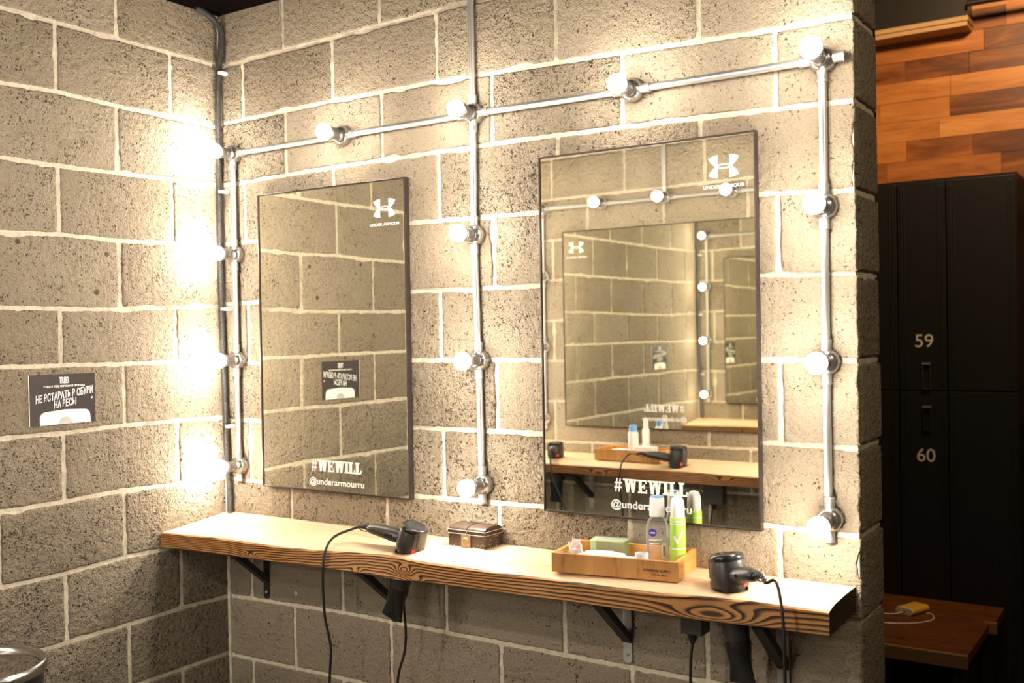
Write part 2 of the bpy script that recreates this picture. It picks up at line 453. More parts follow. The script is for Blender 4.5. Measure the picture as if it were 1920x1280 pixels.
def block_field(mb, tones, roughs, P, lines, joints, umin, umax, seed, edge_end=None, rough_of=None, gap=0.0062, relief=0.0045):
    """lines: top-to-bottom list of [(u,z)..]; joints: per course sorted u positions"""
    rnd = random.Random(seed)
    def shade(n, a, b):
        tones.extend([a] * n); roughs.extend([b] * n)
    for ci in range(len(lines) - 1):
        top, bot = lines[ci], lines[ci + 1]
        us = [umin] + [j for j in joints[ci] if umin + 0.03 < j < umax - 0.03] + [umax]
        for bi in range(len(us) - 1):
            u0 = us[bi] + (gap if bi or edge_end != 'corner' else gap * 1.6)
            u1 = us[bi + 1] - (gap if bi < len(us) - 2 else (0.0 if edge_end else gap))
            tn = rnd.random(); rf = rnd.random() ** 1.4
            if rough_of: 
                r_ = rough_of(ci, 0.5 * (u0 + u1)); rf = rf if r_ is None else r_
            dd = rnd.uniform(-0.0012, 0.0016)
            step = 0.0065
            nu = max(2, int((u1 - u0) / step)); zt = interp(top, u0); zb = interp(bot, u0); nv = max(2, int((zt - zb) / step))
            def gz(u, t):   # t 0 bottom..1 top
                a = interp(bot, u) + gap; b = interp(top, u) - gap
                return a + (b - a) * t
            pts = []
            for i in range(nu): u = u0 + (u1 - u0) * i / nu; pts.append((u, gz(u, 0), 0, -1))
            for i in range(nv): pts.append((u1, gz(u1, i / nv), 1, 0))
            for i in range(nu): u = u1 - (u1 - u0) * i / nu; pts.append((u, gz(u, 1), 0, 1))
            for i in range(nv): pts.append((u0, gz(u0, 1 - i / nv), -1, 0))
            cu, cz = 0.5 * (u0 + u1), gz(0.5 * (u0 + u1), 0.5)
            rs = [[], [], [], []]
            sd = seed * 7.3
            for (u, z, nx, nz) in pts:
                q = Vector((u * 28 + sd, z * 28, ci * 3.1))
                j = noise.noise(q) * 0.0022 + noise.noise(q * 3.4) * 0.0016 + noise.noise(q * 9.0) * 0.0011
                ch = noise.noise(Vector((u * 11 + sd, z * 11, 5.0 + ci)))
                if ch > 0.33: j -= (ch - 0.33) * 0.020
                du = u - cu; dz = z - cz
                # corner rounding
                cr = max(0.0, abs(du) / (0.5 * (u1 - u0)) - 0.97) * max(0.0, abs(dz) / 0.094 - 0.93)
                L = math.hypot(du, dz)
                def at(inset, d):
                    uu = u + nx * (j - inset) - (cr * 0.5) * math.copysign(1, du)
                    zz = z + nz * (j - inset) - (cr * 0.5) * math.copysign(1, dz)
                    if abs(nx): zz = cz + (zz - cz) * (1 - inset / 0.1)
                    else: uu = cu + (uu - cu) * (1 - inset / (0.5 * (u1 - u0)))
                    return P(uu, zz, d)
                rs[0].append(at(-0.0012, -0.006)); rs[1].append(at(0.0004, relief * 0.45 + dd)); rs[2].append(at(0.0022, relief * 0.9 + dd)); rs[3].append(at(0.006, relief + dd))
            n0 = len(mb.f)
            mb.rings(rs, 0, True, False, True)
            shade(len(mb.f) - n0, tn, rf)

def mortar_grid(mb, tones, roughs, P, umin, umax, zmin, zmax, seed, res=0.010, base=0.0006, amp=0.0022):
    nu = max(1, int((umax - umin) / res)); nv = max(1, int((zmax - zmin) / res))
    b = len(mb.v)
    for i in range(nv + 1):
        z = zmin + (zmax - zmin) * i / nv
        for j in range(nu + 1):
            u = umin + (umax - umin) * j / nu
            q = Vector((u * 30 + seed, z * 30, seed * 1.7))
            d = base + amp * noise.noise(q) + amp * 0.5 * noise.noise(q * 2.7)
            mb.v.append(tuple(P(u, z, d)))
    for i in range(nv):
        for j in range(nu):
            a = b + i * (nu + 1) + j
            mb.f.append((a, a + 1, a + nu + 2, a + nu + 1)); mb.m.append(1); mb.sm.append(True)
            tones.append(0.5); roughs.append(0.5)

def reg_lines(n0, n1, dz=None):
    return [[(0, 1.0 + (9 - k) * 0.2), (5, 1.0 + (9 - k) * 0.2)] for k in range(n0, n1)]

BACK = {1: [(0.02, 2.589), (0.27, 2.596), (1.01, 2.610), (2.1, 2.595)], 2: [(0.02, 2.397), (0.53, 2.407), (0.93, 2.4045), (1.26, 2.398), (1.92, 2.379), (2.13, 2.379)],
 3: [(0.0, 2.192), (0.53, 2.201), (1.25, 2.204), (1.51, 2.200), (1.92, 2.193), (2.12, 2.187)], 4: [(0.11, 1.993), (0.83, 2.005), (1.25, 2.001), (1.89, 1.996), (2.12, 1.984)],
 5: [(0, 1.790), (0.84, 1.804), (1.07, 1.802), (1.9, 1.803), (2.12, 1.797)], 6: [(0.0, 1.590), (0.19, 1.5905), (0.84, 1.60), (1.9, 1.602), (2.11, 1.598)],
 7: [(0.19, 1.398), (0.83, 1.400), (1.9, 1.4036), (2.11, 1.402)], 8: [(0.12, 1.197), (0.83, 1.198), (1.89, 1.206), (2.11, 1.200)], 9: [(0, 1.0), (2.11, 1.005)],
 10: [(0.0, 0.797), (0.12, 0.8013), (0.52, 0.811), (0.92, 0.808), (2.1, 0.803)], 11: [(0.11, 0.598), (0.46, 0.604), (2.1, 0.60)]}
LEFT = {1: [(0.03, 2.594), (0.39, 2.597), (0.77, 2.600)], 2: [(0.03, 2.386), (0.2, 2.388), (0.39, 2.391), (0.6, 2.398), (0.77, 2.392), (1.5, 2.40)],
 3: [(0.04, 2.193), (0.21, 2.19), (0.41, 2.185), (0.59, 2.183), (0.78, 2.185)], 4: [(0.02, 1.988), (0.19, 1.982), (0.41, 1.979), (0.59, 1.984), (0.78, 1.978)],
 5: [(0.09, 1.780), (0.44, 1.768), (0.79, 1.769), (1.5, 1.78)], 6: [(0.05, 1.600), (0.4, 1.601), (0.79, 1.605)], 7: [(0.02, 1.4065), (0.41, 1.412), (0.61, 1.4065), (0.79, 1.409)],
 8: [(0.17, 1.204), (0.41, 1.213), (0.61, 1.207), (0.8, 1.206)], 9: [(0.22, 1.003), (0.41, 1.008), (0.6, 0.998), (0.8, 0.998)], 10: [(0.0, 0.796), (0.18, 0.802), (0.4, 0.798), (0.71, 0.795)], 11: [(0.01, 0.6056), (0.19, 0.604)]}
def all_lines(d):
    out = []
    for k in range(0, 15):
        z = 1.0 + (9 - k) * 0.2
        if k == 14: z = 0.0
        out.append(d.get(k, [(0, z), (5, z)]))
    return out
def stag(odd, even, n, jit, over={}):
    r = random.Random(jit); out = []
    for c in range(n):
        s = (odd if c % 2 else even)
        js = [over.get((c, i), s + 0.405 * i + r.uniform(-0.004, 0.004)) for i in range(8)]
        out.append(js)
    return out

def finish_wall(name, mb, tones, roughs, label=None):
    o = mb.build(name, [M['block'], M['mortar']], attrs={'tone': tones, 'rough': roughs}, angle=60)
    tag(o, label, None, None, 'structure')
    return o

T, TH = 2.112, 0.185
# back wall with its free right end
mb, tn, rg = MB(), [], []
Pb = lambda u, z, d: Vector((u, -d, z))
def rb(ci, u):
    if ci == 0 and 1.33 < u < 1.74: return 1.0
    if ci == 0: return 0.25 if u < 1.3 else 0.15
    if ci == 3 and 0.93 < u < 1.33: return 0.95
    if ci == 3 and 1.33 < u < 1.74: return 0.55
    if ci == 8: return 0.8 if u < 1.5 else 0.1
    if 1 <= ci <= 7 and u > 1.33: return 0.10
    if ci in (4, 5) and u > 1.1: return 0.6
    if ci > 8: return 0.15
    return None
block_field(mb, tn, rg, Pb, all_lines(BACK), stag(0.116, 0.309, 14, 3), 0.0, T, 11, 'corner', rb)
mortar_grid(mb, tn, rg, Pb, 0.0, T - 0.004, 0.0, 2.80, 3)
Pe = lambda u, z, d: Vector((T - 0.005 + d, u, z))
block_field(mb, tn, rg, Pe, all_lines({k: [(0, interp(v, T))] * 2 for k, v in BACK.items()}), [[]] * 14, 0.0, TH, 21, 'corner', lambda c, u: 0.3, gap=0.009, relief=0.008)
mortar_grid(mb, tn, rg, Pe, 0.0, TH, 0.0, 2.80, 5, 0.012, -0.001)
Pk = lambda u, z, d: Vector((u, TH + d, z))
block_field(mb, tn, rg, Pk, reg_lines(0, 14) + [[(0, 0.0), (5, 0.0)]], stag(0.116, 0.309, 14, 5), 0.0, T, 12, 'corner')
mortar_grid(mb, tn, rg, Pk, 0.0, T - 0.004, 0.0, 2.80, 6, 0.03)
mb.tube([(0.004 + 0.002 * noise.noise(Vector((0, 0, k * 0.9))), -0.004 + 0.002 * noise.noise(Vector((3, 0, k * 0.9))), 2.75 * k / 250) for k in range(251)], [0.0075 + 0.0022 * noise.noise(Vector((9, 1, k * 0.5))) for k in range(251)], 8, 1)
n_ = len(mb.f) - len(tn); tn += [0.5] * n_; rg += [0.5] * n_
wall_back = finish_wall('wall_back', mb, tn, rg)
# left wall
mb, tn, rg = MB(), [], []
Pl = lambda u, z, d: Vector((d, -u, z))
def rl(ci, u):
    if ci >= 7: return 0.75 if u > 0.2 else 0.6
    if ci == 0: return 0.4
    return 0.45
block_field(mb, tn, rg, Pl, all_lines(LEFT), stag(0.203, 0.403 - 0.405 * 0, 14, 4), 0.0, 2.05, 31, 'corner', rl)
mortar_grid(mb, tn, rg, Pl, 0.0, 2.05, 0.0, 2.80, 8)
wall_left = finish_wall('wall_left', mb, tn, rg)
# opposite (front) wall of the niche, seen in the mirrors
FX, FY = 1.52, -2.05
mb, tn, rg = MB(), [], []
Pf = lambda u, z, d: Vector((u, FY + d, z))
block_field(mb, tn, rg, Pf, [[(0, z - 0.01), (2, z + 0.01)] for z in [3.0 - 0.2 * k - 0.06 for k in range(14)]] + [[(0, 0.0), (2, 0.0)]], stag(0.30, 0.10, 14, 9), 0.0, FX, 41, 'corner', lambda c, u: 0.3)
mortar_grid(mb, tn, rg, Pf, 0.0, FX - 0.004, 0.0, 2.80, 9, 0.014)
Pg = lambda u, z, d: Vector((FX - 0.005 + d, FY - u, z))
block_field(mb, tn, rg, Pg, [[(0, 3.0 - 0.2 * k - 0.06)] * 2 for k in range(14)] + [[(0, 0.0)] * 2], [[]] * 14, 0.0, TH, 43, 'corner', lambda c, u: 0.3, gap=0.009, relief=0.008)
mortar_grid(mb, tn, rg, Pg, 0.0, TH, 0.0, 2.80, 12, 0.02, -0.001)
wall_front = finish_wall('wall_front', mb, tn, rg)

# ceiling, floor, the rest of the room
CZ = 2.762
tag(MB().box(0.0, 2.35, -2.35, TH, CZ, CZ + 0.05).build('ceiling', M['black_ceiling']), kind='structure')
tag(MB().box(-0.1, 4.6, -3.6, 3.2, -0.05, 0.0).build('floor', M['floor']), kind='structure')

# wood clad wall beyond the lockers
mb, tn = MB(), []
rnd = random.Random(5)
WY = 3.05
zz = 1.2
row = 0
while zz < 3.5:
    hgt = 0.100
    x = 0.6 - rnd.random() * 0.4
    while x < 4.5:
        L = rnd.uniform(0.28, 0.62)
        n0 = len(mb.f)
        d = rnd.uniform(0, 0.006)
        mb.box(x + 0.0008, min(x + L, 4.5) - 0.0008, WY - 0.012 - d, WY + 0.02, zz + 0.0008, zz + hgt - 0.0008)
        tn += [rnd.choice([0.15, 0.35, 0.5, 0.6, 0.7, 0.8, 0.9, 0.05])] * (len(mb.f) - n0)
        x += L
    zz += hgt; row += 1
n0 = len(mb.f); mb.box(0.2, 4.5, WY, WY + 0.1, 0, 3.5, 0); tn += [0.3] * (len(mb.f) - n0)
tag(mb.build('wall_far', M['planks'], attrs={'tone': tn}), kind='structure')
o = MB().box(0.2, 4.6, -3.6, 3.15, 3.5, 3.55).build('ceiling', M['black_ceiling']); tag(o, kind='structure')
tag(MB().box(4.5, 4.6, -3.6, 3.15, 0, 3.5).build('wall_right', M['dark_wall']), kind='structure')

# black soffit with pale timber trim beneath
s = MB().box(0.6, 1.870, 2.90, 3.03, 3.138, 3.48).build('soffit', M['black_metal'])
tag(s, 'black boxed soffit above the wood cladding, just right of the block wall end', 'soffit')
tb = MB()
tb.box(0.6, 1.876, 2.885, 3.03, 3.116, 3.138); tb.box(0.6, 1.870, 2.895, 3.03, 3.094, 3.116)
tb.build('timber_trim', M['trim_wood'], s)
r = MB().tube([(1.875, 2.86, 3.185), (3.3, 2.86, 3.185)], 0.016, 12).build('rail', M['black_metal'])
tag(r, 'thin black rail running right from the black soffit near the ceiling', 'rail')

# ---------------------------------------------------------------- wall lamps and conduit
def make_lamp(name, x, z, dirs, label, root_loc, rz, tilt=(0, 0), group=None, stub=None):
    """local frame: wall at y=0, room towards -y"""
    R = Matrix.Rotation(rz, 3, 'Z')
    w = Vector(root_loc) + R @ Vector((x, 0, z))
    t = empty(name, w, rz)
    tag(t, label, 'lamp', group)
    jb = MB()
    ax = Vector((tilt[0], -1, tilt[1])).normalized()
    jb.lathe([(0.0285, 0.0), (0.0300, 0.003), (0.0300, 0.020), (0.0290, 0.026), (0.0265, 0.031), (0.0215, 0.036), (0.0190, 0.038)], (0, 0, 0), (0, -1, 0), 30)
    jb.build('junction_box', M['cast'], t)
    for dx, dz in ((0.023, 0.008), (-0.023, 0.008), (0.008, -0.023)):
        k = MB(); k.lathe([(0.0032, 0.0), (0.0032, 0.003), (0.0024, 0.0042)], (dx, -0.0265, dz), (0, -1, 0), 10)
        k.build('screw', M['galv'], t)
    c = Vector((0, -0.019, 0))
    for d in dirs:
        v = {'l': (-1, 0, 0), 'r': (1, 0, 0), 'u': (0, 0, 1), 'd': (0, 0, -1)}[d]
        k = MB(); k.lathe([(0.0122, 0.026), (0.0122, 0.046), (0.0128, 0.047), (0.0128, 0.051), (0.0118, 0.052)], c, v, 18)
        k.build('pipe_collar', M['galv'], t)
    so = MB()
    b = Vector((0, -0.036, 0))
    prof = [(0.0195, 0.0), (0.0195, 0.004), (0.0165, 0.006), (0.0165, 0.010)]
    h = 0.010
    for i in range(3): prof += [(0.0172, h + 0.001), (0.0172, h + 0.004), (0.0162, h + 0.005)]; h += 0.005
    prof += [(0.0168, h + 0.001), (0.0182, h + 0.003), (0.0205, h + 0.006), (0.0205, h + 0.012), (0.0185, h + 0.013)]
    so.lathe(prof, b, ax, 28)
    so.build('socket', M['socket'], t)
    bl = MB()
    R0 = 0.0245
    cc = 0.036 + 0.024
    A0 = -0.38
    prof = [(0.0150, 0.026), (0.0175, 0.036)]
    for k in range(0, 3):
        a = -0.85 + (A0 + 0.85) * k / 2
        prof.append((R0 * math.cos(a) + 0.0002, cc + R0 * math.sin(a)))
    bb_ = MB(); bb_.lathe(prof, b, ax, 24)
    bb_.build('bulb_base', M['white_plastic'], t)
    prof = []
    for k in range(0, 11):
        a = A0 + (PI / 2 - A0) * k / 10
        prof.append((max(0.0004, R0 * math.cos(a)), cc + 0.0002 + R0 * math.sin(a)))
    bl.lathe(prof, b, ax, 20)
    bl.build('bulb', M['bulb'] if rz == 0 else M['bulb_bright'], t)
    return t

def make_pipe(a, b, label, root_loc, rz, group=None, cut0=0.046, cut1=0.046):
    """a,b = (x,z) junction centres"""
    A = Vector((a[0], -0.019, a[1])); B = Vector((b[0], -0.019, b[1]))
    d = (B - A).normalized(); A2 = A + d * cut0; B2 = B - d * cut1
    R = Matrix.Rotation(rz, 3, 'Z')
    mb = MB()
    O = Vector(root_loc)
    mid = (A2 + B2) / 2
    pts = [A2 - mid + (B2 - A2) * (k / 6) for k in range(7)]
    pts = [p + Vector((0, 0.0006 * math.sin(k * 2.1), 0)) for k, p in enumerate(pts)]
    mb.tube(pts, 0.0095, 16)
    o = mb.build('conduit_pipe', M['galv'])
    o.location = O + R @ mid; o.rotation_euler = (0, 0, rz)
    tag(o, label, 'pipe', group)
    return o

XS = [0.080, 0.569, 1.066, 1.562, 2.045]
ZS = [2.287, 1.952, 1.600, 1.245]
G1 = 'lit bulb lamps framing the two mirrors'
L0 = (0, 0, 0)
make_lamp('bulb_lamp', XS[0], ZS[0], 'rd', 'lit bulb lamp at the top left corner of the pipe frame by the black hose', L0, 0, group=G1)
make_lamp('bulb_lamp', XS[0], ZS[1], 'ud', 'lit bulb lamp beside the black hose, second from top of the corner pipe', L0, 0, group=G1)
make_lamp('bulb_lamp', XS[0], ZS[2], 'ud', 'lit bulb lamp beside the black hose, third from top of the corner pipe', L0, 0, group=G1)
make_lamp('bulb_lamp', XS[0], ZS[3] + .003, 'ud', 'lit bulb lamp at the bottom of the corner pipe, above the shelf left end', L0, 0, group=G1, tilt=(0.0, 0.02))
make_lamp('bulb_lamp', XS[1], ZS[0] + .003, 'lr', 'lit bulb lamp on the top pipe above the smaller left mirror', L0, 0, group=G1)
make_lamp('bulb_lamp', XS[2], ZS[0] + .005, 'lrud', 'lit bulb lamp where the tall centre pipe crosses the top pipe', L0, 0, group=G1, tilt=(-0.05, 0.03))
make_lamp('bulb_lamp', XS[2] - .003, ZS[1], 'ud', 'lit bulb lamp on the centre pipe between the mirrors, first below the top pipe', L0, 0, group=G1)
make_lamp('bulb_lamp', XS[2] + .005, ZS[2], 'ud', 'lit bulb lamp on the centre pipe between the mirrors, at mid height', L0, 0, group=G1)
make_lamp('bulb_lamp', XS[2] + .010, ZS[3] + .006, 'ud', 'lit bulb lamp at the bottom end of the centre pipe above the small chest', L0, 0, group=G1)
make_lamp('bulb_lamp', XS[3], ZS[0], 'lr', 'lit bulb lamp on the top pipe above the larger right mirror', L0, 0, group=G1, tilt=(-0.03, 0.02))
make_lamp('bulb_lamp', XS[4], ZS[0], 'lrd', 'lit bulb lamp at the top right corner of the frame, stub pointing right', L0, 0, group=G1, tilt=(-0.04, 0.18))
make_lamp('bulb_lamp', XS[4], ZS[1], 'ud', 'lit bulb lamp on the right pipe, second from top, right of the larger mirror', L0, 0, group=G1)
make_lamp('bulb_lamp', XS[4], ZS[2] - .003, 'ud', 'lit bulb lamp on the right pipe, third from top, right of the larger mirror', L0, 0, group=G1)
make_lamp('bulb_lamp', XS[4] + .002, ZS[3] - .008, 'ud', 'lit bulb lamp at the bottom end of the right pipe near the wall end', L0, 0, group=G1, tilt=(-0.04, -0.10))
GP = 'galvanised pipes of the lamp frame'
nm = ['corner pipe', 'centre pipe', 'right pipe']
for ci, (x, tx) in enumerate(((XS[0], 0), (XS[2], 1), (XS[4], 2))):
    off = [(0, 0), (0, 0), (0, 0), (0, 0)] if tx != 1 else [(0, .005), (-.003, 0), (.005, 0), (.010, .006)]
    for k in range(3):
        a = (x + off[k][0], ZS[k] + off[k][1]); b = (x + off[k + 1][0], ZS[k + 1] + off[k + 1][1])
        make_pipe(a, b, '%s vertical galvanised pipe length of the %s between two lamps' % (['top', 'middle', 'bottom'][k], nm[ci] + ['', ' between the mirrors', ' by the wall end'][ci]), L0, 0, GP)
tp = ['horizontal pipe from the corner lamp to the lamp above the left mirror', 'horizontal pipe from above the left mirror to the centre lamp crossing', 'horizontal pipe from the centre crossing to the lamp above the right mirror', 'horizontal pipe from above the right mirror to the top right corner lamp']
zz4 = [0, .003, .005, 0, 0]
for k in range(4):
    make_pipe((XS[k], ZS[0] + zz4[k]), (XS[k + 1], ZS[0] + zz4[k + 1]), 'galvanised ' + tp[k], L0, 0, GP)
make_pipe((XS[2], ZS[0] + .005), (XS[2] - .004, 2.76), 'galvanised pipe rising from the centre lamp crossing to the ceiling', L0, 0, GP, cut1=0.0)

# opposite wall set (rotated half a turn; local x runs the other way)
OX = [0.050, 0.385, 0.715, 1.045, 1.385]
LO = (0, FY, 0); RO = PI
G2 = 'lamps on the opposite wall seen in the right mirror'
def ox(x): return -x
names = ['left corner', 'second', 'centre', 'fourth', 'right corner']
oxl = ['lit bulb lamp on the opposite wall, upper left corner of its frame as mirrored', 'lit bulb lamp on the opposite wall, mirrored left of the pipe to the ceiling', 'lit bulb lamp on the opposite wall where its pipe rises to the ceiling',
       'lit bulb lamp on the opposite wall, mirrored just under the emblem', 'lit bulb lamp at the far top corner of the opposite frame, beyond the mirrored view']
for i, x in enumerate(OX):
    d = ['ld', 'lr', 'lru', 'lr', 'rd'][i]
    make_lamp('bulb_lamp', ox(x), 2.287, d, oxl[i], LO, RO, group=G2)
for k, z in enumerate(ZS[1:]):
    make_lamp('bulb_lamp', ox(OX[0]), z, 'ud', 'lit bulb lamp on the opposite wall left pipe, %s one below the corner as mirrored' % ['first', 'second', 'lowest'][k], LO, RO, group=G2)
    make_lamp('bulb_lamp', ox(OX[4]), z, 'ud', 'lit bulb lamp on the opposite wall far right pipe, %s one below the corner' % ['first', 'second', 'lowest'][k], LO, RO, group=G2)
G3 = 'pipes of the lamp frame on the opposite wall'
for k in range(4):
    make_pipe((ox(OX[k + 1]), 2.287), (ox(OX[k]), 2.287), 'horizontal pipe on the opposite wall mirrored %s' % ['at the far left', 'left of the ceiling pipe', 'right of the ceiling pipe', 'at the right edge'][k], LO, RO, G3)
for k in range(3):
    for q, x in enumerate((OX[0], OX[4])):
        make_pipe((ox(x), ZS[k] if k else 2.287), (ox(x), ZS[k + 1]), '%s vertical pipe on the opposite wall, %s side as mirrored' % (['upper', 'middle', 'lower'][k], ['left', 'far right'][q]), LO, RO, G3)
make_pipe((ox(OX[2]), 2.287), (ox(OX[2]), 2.76), 'pipe on the opposite wall rising to the ceiling, seen in the right mirror', LO, RO, G3, cut1=0)

# ---------------------------------------------------------------- mirrors with vinyl lettering
def slab_letters(parent, cx, z, width, height, y):
    """#WEWILL in slab serif capitals"""
    mb = MB(); H = 1.0; t = 0.23; s = 0.13; x = 0
    polys = []
    def R(x0, x1, z0, z1, sh=0): polys.append([(x0, z0), (x1, z0), (x1 + sh, z1), (x0 + sh, z1)])
    def W(x):
        for k in range(2):
            b = x + 0.12 + k * 0.42
            polys.append([(b, H), (b + t, H), (b + 0.34, 0), (b + 0.34 - t * 0.85, 0)])
            polys.append([(b + 0.12, 0), (b + 0.34, 0), (b + 0.50, H), (b + 0.40, H)])
        R(x, x + 0.44, H - s, H); R(x + 0.46, x + 0.84, H - s, H); R(x + 0.86, x + 1.16, H - s, H)
        return 1.18
    def E(x):
        R(x + 0.08, x + 0.08 + t, 0, H); R(x, x + 0.72, 0, s); R(x, x + 0.70, H - s, H); R(x + 0.2, x + 0.52, 0.44, 0.56)
        R(x + 0.62, x + 0.72, 0, 0.30); R(x + 0.60, x + 0.70, 0.72, H); R(x + 0.46, x + 0.54, 0.34, 0.66); return 0.77
    def I(x):
        R(x, x + 0.44, 0, s); R(x, x + 0.44, H - s, H); R(x + 0.10, x + 0.10 + t, 0, H); return 0.48
    def Lt(x):
        R(x, x + 0.68, 0, s); R(x, x + 0.44, H - s, H); R(x + 0.10, x + 0.10 + t, 0, H); R(x + 0.58, x + 0.68, 0, 0.34); return 0.71
    R(0.08, 0.18, 0, H, 0.12); R(0.34, 0.44, 0, H, 0.12); R(0.02, 0.62, 0.26, 0.38); R(0.06, 0.66, 0.62, 0.74); x = 0.74
    for c in 'WEWILL': x += {'W': W, 'E': E, 'I': I, 'L': Lt}[c](x)
    k = 0
    for p in polys:
        y1 = y - 0.0004 - 0.00003 * k; k += 1
        mb.prism([(cx + (a / x - 0.5) * width, z + b * height) for a, b in p], y, y1, 'xz')
    mb.build('hashtag_lettering', M['decal'], parent)

def emblem(parent, cx, cz, w, h, y):
    """two interlocking arcs: upright U over inverted U"""
    mb = MB()
    def arc_poly(sx, sz):
        # one of four flared horns, mirrored by sx, sz
        outer = [(0.18, 0.05), (0.30, 0.12), (0.42, 0.26), (0.50, 0.50), (0.50, 0.62)]
        pts = [(0.19, 0.0), (0.27, 0.0), (0.36, 0.10), (0.44, 0.22), (0.50, 0.38), (0.36, 0.46), (0.19, 0.50)]
        return [(cx + sx * a * w, cz + sz * b * h) for a, b in pts]
    q = 0
    for sx in (1, -1):
        for sz in (1, -1):
            mb.prism(arc_poly(sx, sz), y, y - 0.0004 - 0.00002 * q, 'xz'); q += 1
    # the oval ring joining them
    N = 28; b = len(mb.v)
    for k in range(N):
        a = 2 * PI * k / N
        for rr in (1.0, 0.62):
            for yy in (y, y - 0.0005):
                mb.v.append((cx + 0.24 * w * math.cos(a) * (1 if rr == 1 else 0.72), yy, cz + 0.115 * h * math.sin(a) * (1 if rr == 1 else 0.42)))
    for k in range(N):
        i = b + 4 * k; j = b + 4 * ((k + 1) % N)
        for f in ((i + 1, j + 1, j + 3, i + 3), (i, j, j + 1, i + 1), (i + 2, i + 3, j + 3, j + 2)):
            mb.f.append(f); mb.m.append(0); mb.sm.append(False)
    mb.build('emblem', M['decal'], parent)

def make_mirror(x0, x1, z0, z1, label, loc, rz, tz=0.0, emb=None, txt=None):
    """local frame as the lamps; loc puts the mirror root"""
    R = Matrix.Rotation(rz, 3, 'Z')
    cx, cz = (x0 + x1) / 2, (z0 + z1) / 2
    t = empty('wall_mirror', Vector(loc) + R @ Vector((cx, 0, z0)), rz)
    tag(t, label, 'mirror')
    w, h = (x1 - x0) / 2, z1 - z0
    D0, D1 = -0.006, -0.027
    f = MB(); fw = 0.0045
    f.box(-w, -w + fw, D1, D0, 0, h); f.box(w - fw, w, D1, D0, 0, h); f.box(-w + fw, w - fw, D1, D0, 0, fw); f.box(-w + fw, w - fw, D1, D0, h - fw, h)
    f.build('mirror_frame', M['frame'], t, bevel=0.0008)
    f = MB(); f.box(-w + fw, w - fw, D0 - 0.004, D0, fw, h - fw); f.build('backing_board', M['black_metal'], t)
    g = MB(); g.box(-w + fw + .0002, w - fw - .0002, -0.0235, -0.0195, fw + .0002, h - fw - .0002); g.build('mirror_glass', M['mirror'], t)
    y = -0.0236
    ex, ez, ew, eh = emb
    emblem(t, ex - cx, ez - z0, ew, eh, y)
    bn = text_mesh('UNDER ARMOUR', 0.014, M['decal'], 'brand_lettering', t, 0.0004, 0.0002, ew * 1.36, height=0.0085)
    bn.rotation_euler = (PI / 2, 0, 0); bn.location = (ex - cx, y, ez - z0 - eh * 0.5 - 0.020)
    tx, tz1, tw = txt
    slab_letters(t, tx - cx, tz1 - z0, tw, tw * 0.168, y)
    hn = text_mesh('@underarmourru', 0.03, M['decal'], 'handle_lettering', t, 0.0005, 0.0002, tw * 1.09, height=0.027)
    hn.rotation_euler = (PI / 2, 0, 0); hn.location = (tx - cx, y, tz1 - z0 - 0.034)
    return t
make_mirror(0.200, 0.820, 1.188, 2.139, 'smaller-looking rectangular mirror left of the centre pipe, reflecting the plain block wall', L0, 0,
            emb=(0.739, 2.054, 0.086, 0.056), txt=(0.525, 1.252, 0.210))
make_mirror(1.283, 1.887, 1.195, 2.145, 'rectangular mirror right of the centre pipe, reflecting the opposite shelf and lamps', L0, 0,
            emb=(1.806, 2.068, 0.078, 0.056), txt=(1.598, 1.263, 0.205))
make_mirror(-1.232, -0.168, 1.213, 2.165, 'wide mirror on the opposite wall, seen reflected inside the right mirror', LO, RO,
            emb=(-0.245, 2.085, 0.086, 0.056), txt=(-0.70, 1.295, 0.205))

# ---------------------------------------------------------------- shelves
def cut(obj, cutters):
    for (cx, cy, r, ax) in cutters:
        k = MB(); k.lathe([(r, -0.12), (r, 0.12)], (cx, cy, 1.05), ax, 48)
        c = k.build('cutter', M['shelf_end'])
        md = obj.modifiers.new('hole', 'BOOLEAN'); md.operation = 'DIFFERENCE'; md.object = c; md.solver = 'EXACT'
        bpy.context.view_layer.update()
        dg = bpy.context.evaluated_depsgraph_get()
        me = bpy.data.meshes.new_from_object(obj.evaluated_get(dg))
        obj.modifiers.clear(); obj.data = me
        bpy.data.objects.remove(c)

